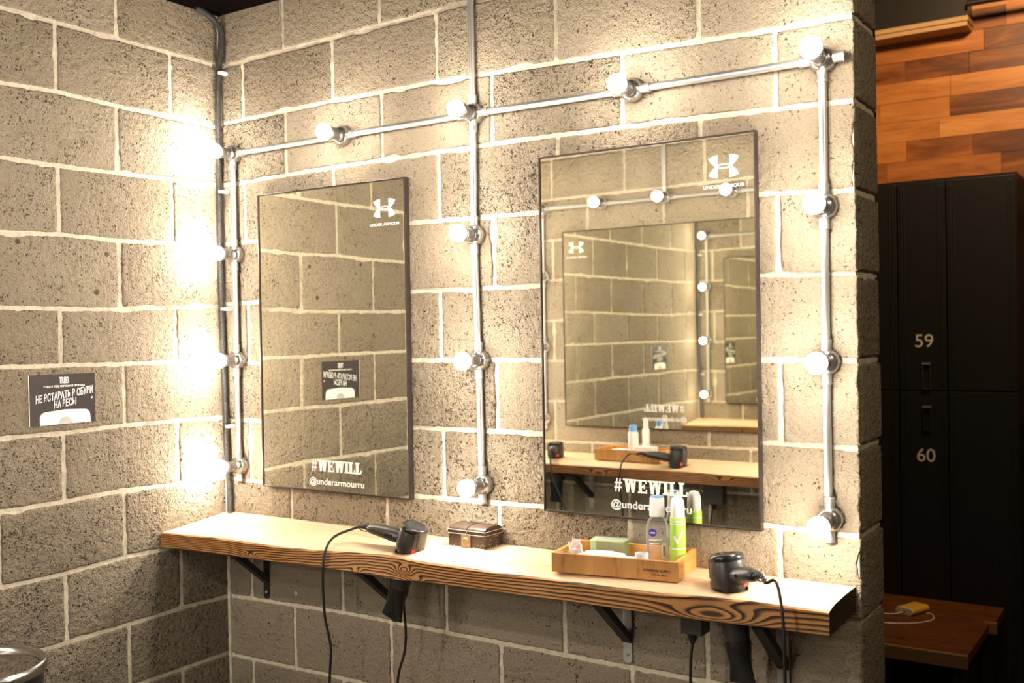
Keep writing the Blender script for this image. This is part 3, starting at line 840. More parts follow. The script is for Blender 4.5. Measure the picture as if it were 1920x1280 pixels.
def make_plank(name, top, bot, ztop_back, zbot_back, mats, yback=-0.004):
    """top: [(x, y, z)] of the upper front edge, bot: [(x, y, z)] lower front edge"""
    x0, x1 = top[0][0], top[-1][0]
    N = 110; rings = []
    def ip(P, x, c):
        return interp([(p[0], p[c]) for p in P], x)
    mb = MB()
    prev = None; grid = []
    for i in range(N + 1):
        x = x0 + (x1 - x0) * i / N
        yt, zt = ip(top, x, 1), ip(top, x, 2); yb, zb = ip(bot, x, 1), ip(bot, x, 2)
        w1 = noise.noise(Vector((x * 9, 1.3, 0))) * 0.003 + noise.noise(Vector((x * 32, 7.3, 0))) * 0.0012
        w2 = noise.noise(Vector((x * 7, 5.3, 2))) * 0.003
        yt += w1; yb += w2
        zbk = ztop_back; mid = []
        fl = min(1.0, max(0.0, (0.30 - x) / 0.25)) if ztop_back > 1.086 else 0.0; dz_ = zbk - zt
        sec = [(yback, zbk), (yback * 0.5 + yt * 0.5, zbk - 0.55 * fl * dz_), (yt + 0.045, zbk - dz_ * (0.22 + 0.66 * fl)), (yt + 0.016, zbk - dz_ * (0.62 + 0.34 * fl)), (yt + 0.003, zt + 0.0010), (yt - 0.0012, zt - 0.003)]
        for k in range(1, 6):
            q = k / 6
            yy = yt * (1 - q) + yb * q; z_ = zt * (1 - q) + zb * q
            yy += noise.noise(Vector((x * 14, z_ * 60, 3))) * 0.0012
            sec.append((yy, z_))
        sec += [(yb, zb + 0.002), (yb + 0.004, zb - 0.0008), (yback, zbot_back)]
        grid.append([(x, a, b) for a, b in sec])
    n = len(grid[0]); b = 0
    for g in grid: mb.v += g
    for i in range(N):
        for j in range(n):
            k = (j + 1) % n
            mb.f.append((i * n + j, i * n + k, (i + 1) * n + k, (i + 1) * n + j))
            mb.m.append(0 if j < 4 else (1 if j < n - 2 else 2)); mb.sm.append(True)
    mb.f.append(tuple(range(n))); mb.m.append(2); mb.sm.append(False)
    mb.f.append(tuple(reversed([N * n + j for j in range(n)]))); mb.m.append(2); mb.sm.append(False)
    return mb.build(name, mats, angle=35)

TOPE = [(0.006, -0.280, 1.060), (0.22, -0.263, 1.063), (0.39, -0.268, 1.065), (0.53, -0.266, 1.065), (0.66, -0.256, 1.067), (0.79, -0.232, 1.069), (0.90, -0.222, 1.071), (1.03, -0.238, 1.071), (1.13, -0.240, 1.072), (1.31, -0.246, 1.073), (1.42, -0.240, 1.073), (1.72, -0.238, 1.075), (1.83, -0.222, 1.076), (1.925, -0.212, 1.077), (2.10, -0.212, 1.078)]
BOTE = [(0.006, -0.282, 1.014), (0.12, -0.272, 1.015), (0.38, -0.268, 1.018), (0.54, -0.268, 1.020), (0.68, -0.262, 1.022), (0.79, -0.246, 1.018), (0.95, -0.236, 1.012), (1.05, -0.244, 1.021), (1.15, -0.246, 1.022), (1.32, -0.250, 1.026), (1.73, -0.240, 1.027), (1.82, -0.226, 1.023), (1.935, -0.216, 1.025), (2.01, -0.214, 1.026), (2.10, -0.212, 1.026)]
# axes of the two hair dryers pushed nozzle-down through the plank
D1A = Vector((0.938, -0.176, 1.087)); D1T = Vector((0.868, -0.172, 0.893))
D2A = Vector((1.858, -0.150, 1.087)); D2T = Vector((1.887, -0.160, 0.880))
ax1 = (D1A - D1T).normalized(); ax2 = (D2A - D2T).normalized()
shelf = make_plank('shelf', TOPE, BOTE, 1.087, 1.030, [M['shelf_top'], M['shelf_front'], M['shelf_end']])
cut(shelf, [((D1A + ax1 * (1.05 - 1.087) / ax1.z).x, (D1A + ax1 * (1.05 - 1.087) / ax1.z).y, 0.0355, ax1), ((D2A + ax2 * (1.05 - 1.087) / ax2.z).x, (D2A + ax2 * (1.05 - 1.087) / ax2.z).y, 0.0385, ax2)])
tag(shelf, 'long live-edge pine plank shelf with dark ringed front edge below the mirrors', 'shelf')

OT = [(-1.49, -0.300, 1.060), (-1.2, -0.305, 1.062), (-0.9, -0.290, 1.064), (-0.6, -0.300, 1.062), (-0.3, -0.295, 1.06), (-0.006, -0.30, 1.06)]
OB = [(-1.49, -0.292, 1.018), (-1.0, -0.300, 1.016), (-0.6, -0.292, 1.020), (-0.006, -0.295, 1.022)]
oshelf = make_plank('shelf', OT, OB, 1.083, 1.025, [M['shelf_top'], M['shelf_front2'], M['shelf_end']])
ODX, ODY = 0.86, -0.235
cut(oshelf, [(-ODX, ODY, 0.0365, (0, 0, 1)), (-0.215, -0.20, 0.0365, (0, 0, 1))])
oshelf.location = LO; oshelf.rotation_euler = (0, 0, RO)
tag(oshelf, 'pine plank shelf on the opposite wall, seen in the lower part of the right mirror', 'shelf')

def make_bracket(x, loc, rz, label, zt, depth=0.19, drop=0.205, mat_up='strip_steel', group='shelf brackets', w=0.026, brace_w=0.026):
    R = Matrix.Rotation(rz, 3, 'Z')
    t = empty('shelf_bracket', Vector(loc) + R @ Vector((x, 0, zt - drop)), rz)
    tag(t, label, 'bracket', group)
    u = MB(); n = 10
    poly = [(-w / 2, 0.010), (-w / 2, drop), (w / 2, drop), (w / 2, 0.010)] + [(w / 2 * math.cos(a), 0.010 - 0.010 * math.sin(a)) for a in [PI * k / n for k in range(1, n)]]
    u.prism(poly, -0.0065, -0.0100, 'xz'); u.build('upright', M[mat_up], t, bevel=0.0006)
    a = MB(); a.box(-w / 2, w / 2, -depth, -0.010, drop - 0.0045, drop - 0.0008); a.build('arm', M['dark_steel'], t)
    b = MB(); zb = drop * 0.30
    hw = brace_w / 2
    b.add([(-hw, -0.010, zb - 0.010), (hw, -0.010, zb - 0.010), (hw, -0.010, zb + 0.012), (-hw, -0.010, zb + 0.012),
           (-hw, -depth + 0.010, drop - 0.014), (hw, -depth + 0.010, drop - 0.014), (hw, -depth + 0.030, drop - 0.0045), (-hw, -depth + 0.030, drop - 0.0045)],
          [(0, 1, 2, 3), (4, 7, 6, 5), (0, 4, 5, 1), (3, 2, 6, 7), (0, 3, 7, 4), (1, 5, 6, 2)])
    b.build('brace', M['dark_steel'], t)
    for z in (0.022, drop - 0.035):
        k = MB(); k.lathe([(0.0045, 0), (0.0045, 0.002), (0.003, 0.0034)], (0, -0.0100, z), (0, -1, 0), 12); k.build('screw', M['galv'], t)
    return t
def zb_at(x, y): 
    zf = interp([(p[0], p[2]) for p in BOTE], x); return 1.030 + (zf - 1.030) * (y / -0.25)
make_bracket(0.190, L0, 0, 'dark steel bracket under the shelf left end near the room corner', 1.0185, mat_up='dark_steel')
make_bracket(0.735, L0, 0, 'dark bracket under the shelf, its diagonal brace running behind the left hair dryer', 1.019, mat_up='dark_steel')
make_bracket(1.520, L0, 0, 'zinc-strip bracket under the shelf below the wooden tray', 1.0245)
make_bracket(1.930, L0, 0, 'zinc-strip bracket at the shelf right end below the right dryer cord', 1.024, w=0.030)
make_bracket(-0.30, LO, RO, 'zinc-strip bracket under the opposite shelf, mirrored at left', 1.0195, depth=0.22, group='brackets of the opposite shelf')
make_bracket(-1.24, LO, RO, 'bracket under the opposite shelf, mirrored at the right edge', 1.0155, depth=0.22, mat_up='dark_steel', group='brackets of the opposite shelf')

# ---------------------------------------------------------------- hair dryers
def make_dryer(label, top, axis, handle_dir, handle_len, cord_pts, head_r=0.040, head_h=0.066, nozzle_len=0.215, nozzle_dir=(1, 0, 0), parent_xf=None, red_at=((1, 0, 0),), group=None, relief_drop=0.0):
    """top: where the axis meets the shelf top; head stands above it, barrel and nozzle hang below"""
    A = Vector(top); ax = Vector(axis).normalized(); hd = Vector(handle_dir).normalized()
    t = empty('hair_dryer', A); tag(t, label, 'hair dryer', group)
    Z = Vector((0, 0, 0))
    h = MB()
    r = head_r
    # head rests on the plank round the hole
    h.lathe([(r * 0.80, 0.0012), (r * 0.97, 0.0016), (r * 1.0, 0.010), (r * 0.98, head_h * 0.55), (r * 0.95, head_h * 0.86), (r * 0.93, head_h * 0.93)], Z, ax, 40)
    h.build('motor_housing', M['black_plastic'], t)
    c = MB()
    c.lathe([(r * 0.92, head_h * 0.93 + .0002), (r * 0.935, head_h * 0.95), (r * 0.93, head_h * 1.06), (r * 0.90, head_h * 1.12), (r * 0.84, head_h * 1.155), (r * 0.55, head_h * 1.16), (r * 0.50, head_h * 1.14), (r * 0.05, head_h * 1.14)], Z, ax, 40)
    c.build('rear_filter', M['black_gloss'], t)
    # barrel through the hole
    b = MB(); rb_ = r * 0.78
    b.lathe([(rb_ * 1.0, 0.001), (rb_ * 0.98, -0.03), (rb_ * 0.93, -0.08), (rb_ * 0.86, -0.112), (rb_ * 0.84, -0.118)], Z, ax, 32)
    b.build('barrel', M['black_plastic'], t)
    # concentrator nozzle flattening to a slot
    n = MB(); nd = Vector(nozzle_dir); nd = (nd - ax * nd.dot(ax)).normalized(); ne = ax.cross(nd)
    rings = []
    for k, (l, a, bb) in enumerate([(0.1185, .87, .87), (0.128, .90, .90), (0.140, .88, .86), (0.158, .84, .70), (0.178, .88, .46), (0.198, 1.0, .30), (nozzle_len, 1.08, .24)]):
        rings.append([-ax * l + rb_ * (a * math.cos(q) * nd + bb * math.sin(q) * ne) for q in [2 * PI * j / 32 for j in range(32)]])
    n.rings(rings); n.build('nozzle', M['black_gloss'], t)
    # red accent strip and seam on the housing
    for si, sv in enumerate(red_at):
        side = Vector(sv); side = (side - ax * side.dot(ax)).normalized(); sd2 = ax.cross(side)
        s = MB(); vs = []
        for zz_ in (0.004, 0.017):
            for o_ in (-0.004, 0.0022):
                for q in (-0.0048, 0.0048): vs.append(side * (r * 0.985 + o_) + sd2 * q + ax * zz_)
        s.add(vs, [(0, 1, 3, 2), (4, 6, 7, 5), (2, 3, 7, 6), (0, 4, 5, 1), (0, 2, 6, 4), (1, 5, 7, 3)])
        s.build('red_accent', M['red'], t)
        if si: continue
        s = MB()
        for q in (-0.0055, 0.0055):
            s.tube([side * (r * (1.0 - 0.05 * k / 6) + 0.0004) + sd2 * q + ax * (0.022 + (head_h * 0.66) * k / 6) for k in range(7)], 0.0009, 6)
        s.build('housing_seam', M['black_gloss'], t)
    # handle
    hp = hd * (r * 0.80) + ax * 0.0255
    g = MB(); pts = []; rad = []
    prof = [(0.0, .0205), (0.012, .0232), (0.03, .0238), (0.06, .0218), (0.09, .0186), (0.108, .0165), (0.114, .0130)]
    k0 = handle_len / 0.114
    for l, rr in prof: pts.append(hp + hd * (l * k0) + Vector((0, 0, 0.003 * math.sin(l * 26)))); rad.append(rr)
    g.tube(pts, rad, 20, flat=0.85); g.build('handle', M['black_plastic'], t)
    he = pts[-1]
    # switch on the handle
    sw = MB(); mid = pts[2] + Vector((0, 0, 0)); 
    up = (Vector((0, 0, 1)) - hd * hd.z).normalized(); sdv = hd.cross(up)
    fr = -sdv if (-sdv).y < sdv.y else sdv
    vs = []
    for e_ in (0.0180, 0.0250):
        for l in (-0.012, 0.014):
            for q in (-0.005, 0.005): vs.append(mid + fr * e_ + hd * l + up * q)
    sw.add(vs, [(0, 1, 3, 2), (4, 6, 7, 5), (0, 2, 6, 4), (1, 5, 7, 3), (0, 4, 5, 1), (2, 3, 7, 6)]); sw.build('switch', M['black_gloss'], t, bevel=0.0012)
    # ribbed strain relief
    w = MB(); pr = []; pp = []
    relief = smooth_path([he - hd * 0.002, he + hd * 0.022 + Vector((0, 0, 0.001)), he + hd * 0.042 + Vector((0, 0, -0.004 - relief_drop))], 12)
    m_ = len(relief)
    for i, q in enumerate(relief): pp.append(q); pr.append((0.0100 - 0.0056 * i / m_) * (1.0 if i % 3 else 0.86))
    w.tube(pp, pr, 14, smooth=False); w.build('strain_relief', M['cord'], t)
    lo = MB(); lo.tube(smooth_path([he + hd * 0.006 - up * 0.010, he + hd * 0.026 - up * 0.012, he + hd * 0.043 - up * 0.007], 5), 0.0016, 8); lo.build('hanging_loop', M['cord'], t)
    cpts = [relief[-1]] + [Vector(p) - A for p in cord_pts]
    cd = MB(); cd.tube(smooth_path(cpts, 8), 0.0037, 10); cd.build('cord', M['cord'], t)
    return t

make_dryer('black hair dryer at left, nozzle down through the shelf, handle pointing left', D1A, ax1, (-1, -0.02, 0.12), 0.118,
           [(0.712, -0.232, 1.108), (0.703, -0.262, 1.072), (0.700, -0.270, 1.02), (0.692, -0.262, 0.955), (0.690, -0.255, 0.88), (0.705, -0.25, 0.80), (0.700, -0.25, 0.72), (0.690, -0.245, 0.62), (0.700, -0.24, 0.48), (0.73, -0.2, 0.30), (0.75, -0.10, 0.16), (0.75, -0.03, 0.12)],
           red_at=((0.81, -0.61, 0),), nozzle_dir=(1, 0.1, 0), head_r=0.0405, head_h=0.060, group='hair dryers on the main shelf')
make_dryer('black hair dryer at the shelf right end with its cord curving down in front', D2A, ax2, (0.80, -0.62, 0.22), 0.080,
           [(1.994, -0.236, 1.135), (2.010, -0.250, 1.095), (2.018, -0.258, 1.03), (2.018, -0.256, 0.96), (2.016, -0.25, 0.88), (2.01, -0.245, 0.72), (2.0, -0.24, 0.5), (1.98, -0.2, 0.32), (1.95, -0.10, 0.18), (1.95, -0.03, 0.12)],
           red_at=((-0.95, -0.25, 0), (0.72, -0.25, 0)), nozzle_dir=(1, -0.25, 0), head_r=0.0430, head_h=0.066, nozzle_len=0.212, group='hair dryers on the main shelf', relief_drop=0.012)

def W2(p): # opposite-wall local -> world
    return Vector((-p[0], FY - p[1], p[2]))
make_dryer('black hair dryer on the opposite shelf, mirrored right of the wooden tray', W2((-ODX, ODY, 1.0832)), (0.05, 0.0, 1), (-1, 0.42, 0.16), 0.105,
           [(0.645, FY + 0.28, 1.125), (0.625, FY + 0.318, 1.08), (0.62, FY + 0.325, 1.0), (0.622, FY + 0.31, 0.9), (0.63, FY + 0.30, 0.75), (0.66, FY + 0.28, 0.5), (0.68, FY + 0.1, 0.2)],
           red_at=((0.7, 0.7, 0),), head_r=0.0415, head_h=0.072, group='hair dryers on the opposite shelf')
make_dryer('black hair dryer on the opposite shelf, mirrored at the left edge of the mirror', W2((-0.215, -0.20, 1.0832)), (0.0, 0.0, 1), (0.35, 0.9, 0.16), 0.070,
           [(0.275, FY + 0.345, 1.07), (0.29, FY + 0.35, 1.0), (0.33, FY + 0.34, 0.9), (0.38, FY + 0.33, 0.75), (0.42, FY + 0.3, 0.5), (0.42, FY + 0.1, 0.2)],
           red_at=((0.7, 0.7, 0),), head_r=0.0405, head_h=0.060, group='hair dryers on the opposite shelf')

def socket_box(loc, label, cordpts, name='power_socket', group=None, parts=True, size=(0.052, 0.05, 0.062)):
    t = empty(name, loc); tag(t, label, 'power socket', group)
    a, b, c = size
    m = MB(); m.box(-a / 2, a / 2, -b / 2, b / 2, -c, 0); m.build('housing', M['black_plastic'], t, bevel=0.003)
    if parts:
        p = MB(); p.lathe([(0.012, -c), (0.012, -c - 0.010), (0.008, -c - 0.020), (0.004, -c - 0.026)], (-0.006, -0.004, 0), (0, 0, 1), 16); p.build('plug', M['black_gloss'], t)
        k = MB(); k.tube(smooth_path([(-0.006, -0.004, -c - 0.024)] + [tuple(Vector(q) - Vector(loc)) for q in cordpts], 8), 0.0036, 10); k.build('cord', M['cord'], t)
    return t
socket_box((1.768, -0.145, 1.0265), 'black socket box under the shelf with a black cord hanging straight down', [(1.757, -0.150, 0.90), (1.755, -0.15, 0.80), (1.752, -0.15, 0.6), (1.76, -0.12, 0.3), (1.76, -0.05, 0.05)], size=(0.054, 0.05, 0.058))
socket_box((0.865, -0.105, 1.0240), 'black socket box behind the left dryer barrel, its cord hanging below the nozzle', [(0.861, -0.112, 0.90), (0.868, -0.115, 0.83), (0.862, -0.115, 0.77), (0.838, -0.115, 0.70), (0.832, -0.115, 0.60), (0.84, -0.1, 0.3), (0.84, -0.05, 0.05)], size=(0.040, 0.04, 0.05))
socket_box((1.00, FY + 0.16, 1.0225), 'black socket box under the opposite shelf, mirrored at right', [(0.99, FY + 0.16, 0.9), (0.975, FY + 0.16, 0.8), (0.96, FY + 0.15, 0.6), (0.96, FY + 0.1, 0.3)], group='socket boxes under the opposite shelf', size=(0.09, 0.05, 0.11))
socket_box((0.17, FY + 0.055, 1.0225), 'black socket box under the opposite shelf, mirrored at the left edge', [(0.16, FY + 0.055, 0.9), (0.15, FY + 0.055, 0.6), (0.15, FY + 0.05, 0.3)], group='socket boxes under the opposite shelf', size=(0.10, 0.05, 0.05))

# ---------------------------------------------------------------- small worn chest
def make_chest():
    t = empty('trinket_chest', (1.010, -0.093, 1.0872), math.atan2(-0.003, 0.124))
    tag(t, 'small worn dark brown chest with brass lock on the shelf between the mirrors', 'chest')
    W, D, H = 0.126, 0.082, 0.036
    b = MB(); b.box(0, W, 0, D, 0, H); b.build('body', M['rust'], t, bevel=0.0025)
    l = MB()
    l.box(-0.0012, W + 0.0012, -0.0012, D + 0.0012, H + 0.0012, H + 0.0105)
    l.build('lid_rim', M['rust'], t, bevel=0.002)
    # domed lid in two pads with a strap groove between
    l = MB(); N = 14
    for (xa, xb) in ((0.001, W * 0.47), (W * 0.53, W - 0.001)):
        rings = []
        for xx, k in ((xa, 0.90), (xa + 0.004, 1.0), (xb - 0.004, 1.0), (xb, 0.90)):
            rings.append([(xx, D * 0.5 - D * 0.5 * math.cos(PI * i / N) * 0.99, H + 0.0107 + 0.0135 * k * math.sin(PI * i / N) ** 0.8) for i in range(N + 1)])
        l.rings(rings, closed=True)
    l.build('domed_lid', M['rust'], t)
    s = MB(); rings = []
    for xx in (W * 0.47 + .0003, W * 0.53 - .0003):
        rings.append([(xx, D * 0.5 - D * 0.5 * math.cos(PI * i / N) * 0.98, H + 0.0107 + 0.0115 * math.sin(PI * i / N) ** 0.8) for i in range(N + 1)])
    s.rings(rings); s.build('strap', M['black_gloss'], t)
    e = MB(); q = 0.0008
    for z in (H + 0.0005, H + 0.0108):
        e.tube([(0, -q * 2, z), (W, -q * 2, z)], q, 6); e.tube([(W + q * 2, 0, z), (W + q * 2, D, z)], q, 6); e.tube([(W, -q * 2, z), (W + q * 2, 0, z)], q * 1.2, 6)
    e.tube([(0.002, -q, 0.001), (W, -q, 0.001)], 0.0010, 6); e.tube([(W + q, 0, 0.001), (W + q, D, 0.001)], 0.0008, 6)
    e.tube([(W * 0.53, -q * 2, H + 0.0108), (W * 0.47, -q * 2, H + 0.0015)], q, 6)
    e.build('worn_edge', M['edge_wear'], t)
    sp = MB(); r = random.Random(3)
    for k in range(46):
        if k % 2: x = r.uniform(0.003, W - 0.003); z = r.random() ** 1.6 * H * 0.9 + 0.001; p = (x, -0.0003, z); ax_ = (0, -1, 0)
        else: p = (W + 0.0003, r.uniform(0.002, D - 0.003), r.random() * H * 0.9 + 0.001); ax_ = (1, 0, 0)
        if k % 2 and 0.045 < p[0] < 0.082: continue
        rr = r.uniform(0.0004, 0.0015)
        sp.lathe([(rr, 0), (rr * 0.8, 0.0003)], p, ax_, 6, sx=r.uniform(0.6, 1.8))
    sp.build('scuff_marks', M['edge_wear'], t)
    p = MB(); p.box(0.046, 0.078, -0.0028, -0.0006, 0.001, H - 0.001); p.build('lock_plate', M['brass'], t, bevel=0.0006)
    k = MB(); k.lathe([(0.0105, 0.0028), (0.0105, 0.0048), (0.0088, 0.0062), (0.0088, 0.0070), (0.0055, 0.0078), (0.0055, 0.0066), (0.0030, 0.0066)], (0.062, 0, 0.019), (0, -1, 0), 28); k.build('lock_knob', M['brass'], t)
make_chest()

# ---------------------------------------------------------------- tray and toiletries
def make_tray(loc, rz, W, D, H, label, print_on=True, fm='crate', em='crate2'):
    t = empty('wooden_tray', loc, rz); tag(t, label, 'tray')
    th = 0.009
    m = MB(); m.box(0, W, 0, th, 0, H); m.build('front_panel', M[fm], t, bevel=0.001)
    m = MB(); m.box(0, W, D - th, D, 0, H); m.build('back_panel', M[em], t, bevel=0.001)
    for x in (0, W - th):
        m = MB(); m.box(x, x + th, th, D - th, 0, H); m.build('end_panel', M[em], t, bevel=0.0008)
    m = MB(); m.box(th, W - th, th, D - th, 0.001, 0.007); m.build('bottom_panel', M[em], t)
    if print_on:
        a = text_mesh('STANDARD SUPPLY', 0.01, M['ink'], 'stamp_lettering', t, 0.0003, 0.0001, 0.066, height=0.0062)
        a.rotation_euler = (PI / 2, 0, 0); a.location = (W - 0.050, -0.0003, 0.0235)
        a = text_mesh('CAT No. 383-1', 0.008, M['ink'], 'stamp_lettering', t, 0.0002, 0.0001, 0.036, height=0.0042)
        a.rotation_euler = (PI / 2, 0, 0); a.location = (W - 0.046, -0.0003, 0.0140)
    return t
TR = (1.424, -0.226, 1.0800)
TRZ = math.radians(8.9)
make_tray((1.424, -0.222, 1.0878), TRZ, 0.318, 0.172, 0.047, 'shallow honey-wood tray with stamped front holding toiletries, on the main shelf')
def TL(x, y, z):
    c, s = math.cos(TRZ), math.sin(TRZ)
    return Vector((1.424 + c * x - s * y, -0.222 + s * x + c * y, 1.0878 + z))
ZB = 1.0878 + 0.0074

def oval_bottle(loc, rz, label):
    t = empty('toner_bottle', loc, rz); tag(t, label, 'bottle')
    b = MB(); b.lathe([(0.024, 0.0), (0.0270, 0.003), (0.0278, 0.012), (0.0278, 0.085), (0.0272, 0.100), (0.0240, 0.113), (0.0180, 0.121), (0.0150, 0.124)], (0, 0, 0), (0, 0, 1), 36, sy=0.66)
    b.build('bottle_body', M['clear'], t)
    c = MB(); c.lathe([(0.0180, 0.1235), (0.0195, 0.125), (0.0178, 0.168), (0.0170, 0.1705)], (0, 0, 0), (0, 0, 1), 32, sy=0.85); c.build('cap', M['cap_white'], t)
    c = MB(); c.lathe([(0.0168, 0.1707), (0.0164, 0.1735), (0.0140, 0.1742)], (0, 0, 0), (0, 0, 1), 32, sy=0.85); c.build('cap_top', M['blue'], t)
    # water line
    w = MB(); w.lathe([(0.0262, 0.004), (0.0268, 0.012), (0.0268, 0.070)], (0, 0, 0), (0, 0, 1), 32, sy=0.64); w.build('liquid', M['clear'], t)
    def curved(x0, x1, z0, z1, mat, nm, off=0.0004, n=8):
        m = MB(); rings = []
        for i in range(n + 1):
            x = x0 + (x1 - x0) * i / n
            y = -0.0278 * 0.66 * math.sqrt(max(0, 1 - (x / 0.0278) ** 2)) - off
            rings.append([(x, y, z0), (x, y, z1), (x, y + 0.0003, z1), (x, y + 0.0003, z0)])
        m.rings(rings, smooth=False); return m.build(nm, mat, t)
    m = MB(); ring = []
    N = 26; cx, cz, rr = -0.0130, 0.086, 0.0095
    pts = []
    for k in range(N):
        a = 2 * PI * k / N; x = cx + rr * math.cos(a); z = cz + rr * math.sin(a)
        pts.append((x, -0.0278 * 0.66 * math.sqrt(max(0, 1 - (x / 0.0278) ** 2)) - 0.0006, z))
    m.add([(cx, -0.0278 * 0.66 * math.sqrt(1 - (cx / 0.0278) ** 2) - 0.0010, cz)] + pts, [(0, i + 1, (i + 1) % N + 1) for i in range(N)]); m.build('round_logo', M['navy'], t)
    a = text_mesh('NIVEA', 0.006, M['decal'], 'logo_lettering', t, 0.0002, 0.0001, 0.0135, height=0.0040)
    a.rotation_euler = (PI / 2, 0, -math.radians(22)); a.location = (cx, -0.0187, cz)
    curved(-0.022, 0.010, 0.0665, 0.0695, M['silver_print'], 'product_line')
    curved(-0.021, 0.004, 0.058, 0.0600, M['silver_print'], 'product_line')
    curved(0.009, 0.020, 0.022, 0.060, M['label_white'], 'paper_label', 0.0005)
    curved(0.0115, 0.0175, 0.028, 0.054, M['grey_print'], 'barcode_print', 0.0008)
    return t
oval_bottle((1.640, -0.073, ZB), math.radians(30), 'clear toner bottle with white cap, blue top and navy round logo in the tray')

def spray_can(loc, rz, label):
    t = empty('deodorant_can', loc, rz); tag(t, label, 'deodorant')
    r = 0.0192
    b = MB(); b.lathe([(r * .93, 0.0), (r, 0.002), (r, 0.124), (r * 0.985, 0.1262), (r * 0.93, 0.1275)], (0, 0, 0), (0, 0, 1), 36); b.build('can_body', M['green'], t)
    c = MB(); c.lathe([(r * 0.90, 0.1277), (r * 0.92, 0.129), (r * 0.90, 0.150), (r * 0.84, 0.163), (r * 0.70, 0.1715), (r * 0.45, 0.1755), (r * 0.1, 0.177)], (0, 0, 0), (0, 0, 1), 36); c.build('cap', M['cap_white'], t)
    b = MB(); b.lathe([(r * 1.004, 0.110), (r * 1.004, 0.1125)], (0, 0, 0), (0, 0, 1), 36, caps=False); b.build('band_print', M['silver_print'], t)
    def curve_poly(poly, nm, mat, off):
        m = MB(); vs = []
        for x, z in poly: vs.append((x, -math.sqrt(max(1e-9, (r + off) ** 2 - x * x)), z))
        m.add(vs, [tuple(range(len(poly)))]); m.build(nm, mat, t)
    def strip(p0, p1, w, nm, mat, off=0.0004, n=6):
        m = MB(); vs = []; dx, dz = p1[0] - p0[0], p1[1] - p0[1]; L = math.hypot(dx, dz); nx, nz = -dz / L * w / 2, dx / L * w / 2
        for i in range(n + 1):
            x = p0[0] + dx * i / n; z = p0[1] + dz * i / n
            for s_ in (1, -1):
                X = x + s_ * nx; vs.append((X, -math.sqrt((r + off) ** 2 - X * X), z + s_ * nz))
        m.add(vs, [(2 * i, 2 * i + 1, 2 * i + 3, 2 * i + 2) for i in range(n)]); m.build(nm, mat, t)
    strip((-0.011, 0.083), (-0.003, 0.066), 0.0055, 'tick_mark', M['silver_print'])
    strip((-0.005, 0.066), (0.010, 0.096), 0.0042, 'tick_mark', M['silver_print'], 0.0006)
    strip((-0.016, 0.052), (0.015, 0.052), 0.0030, 'name_print', M['silver_print'])
    strip((-0.014, 0.118), (0.012, 0.118), 0.0040, 'name_print', M['silver_print'])
    strip((-0.003, 0.030), (0.002, 0.033), 0.0050, 'flower_print', M['orange_print'])
    strip((0.013, 0.058), (0.016, 0.060), 0.0032, 'flower_print', M['orange_print'])
    return t
spray_can((1.6945, -0.0735, ZB), math.radians(32), 'lime green deodorant can with white cap and tick mark in the tray')

# glass storage box at the back of the tray
t = empty('glass_box', TL(0.105, 0.135, 0.0074), TRZ); tag(t, 'pale green glass box standing at the back of the wooden tray', 'glass box')
g = 0.0022; W_, D_, H_ = 0.088, 0.045, 0.052
for (a, b, c, d) in ((-W_ / 2, W_ / 2, -D_ / 2, -D_ / 2 + g), (-W_ / 2, W_ / 2, D_ / 2 - g, D_ / 2), (-W_ / 2, -W_ / 2 + g, -D_ / 2 + g, D_ / 2 - g), (W_ / 2 - g, W_ / 2, -D_ / 2 + g, D_ / 2 - g)):
    MB().box(a, b, c, d, 0.0, H_).build('glass_pane', M['green_glass'], t)
MB().box(-W_ / 2 - .001, W_ / 2 + .001, -D_ / 2 - .001, D_ / 2 + .001, H_ + .0004, H_ + 0.003).build('lid', M['green_glass'], t)

# paper-wrapped pads: soft, crumpled white pack
def crumple(name, loc, rz, sx, sy, sz, mat, label, cat, seed, amp=0.25, power=0.55, sub=22):
    mb = MB(); n = sub; rings = []
    for i in range(1, n):
        ph = -PI / 2 + PI * i / n; ring = []
        for j in range(2 * n):
            th = 2 * PI * j / (2 * n)
            def sp(v): return math.copysign(abs(v) ** power, v)
            d = Vector((sp(math.cos(ph)) * sp(math.cos(th)), sp(math.cos(ph)) * sp(math.sin(th)), sp(math.sin(ph))))
            q = Vector((d.x * 2.1 + seed, d.y * 2.1, d.z * 2.1))
            k = 1 + amp * noise.noise(q) + amp * 0.6 * abs(noise.noise(q * 2.3)) - amp * 0.35
            z = d.z * sz * k
            ring.append((d.x * sx * k, d.y * sy * k, max(z, -sz * 0.8)))
        rings.append(ring)
    mb.rings(rings, smooth=False)
    mn = min(v[2] for v in mb.v)
    mb.v = [(v[0], v[1], v[2] - mn) for v in mb.v]
    o = mb.build(name, mat); o.location = loc; o.rotation_euler = (0, 0, rz)
    tag(o, label, cat); return o
M['paper_white'] = simple('white_wrapping', (0.86, 0.87, 0.89), 0.4, 0.0, 0.03, 0.2, 30)
crumple('cotton_pack', TL(0.105, 0.062, 0.0078), TRZ + 0.1, 0.062, 0.036, 0.020, M['paper_white'], 'flat white wrapped cotton pack lying in the wooden tray', 'pack', 2.0, 0.18)
crumple('wipes_pack', TL(0.176, 0.0385, 0.0078), TRZ - 0.15, 0.030, 0.0235, 0.0195, M['paper_white'], 'small bluish white packet at the front of the tray beside the bottle', 'packet', 5.0, 0.16)
crumple('cellophane_wrap', TL(0.036, 0.072, 0.0078), TRZ + 0.4, 0.0195, 0.022, 0.034, M['film'], 'crumpled clear cellophane wrap at the left end of the tray', 'wrapper', 9.0, 0.42, 0.75, 14)
t = empty('plastic_cup', TL(0.210 + .012, 0.030, 0.0076), 0); tag(t, 'small frosted plastic cup with a blue print in front of the toner bottle', 'cup')
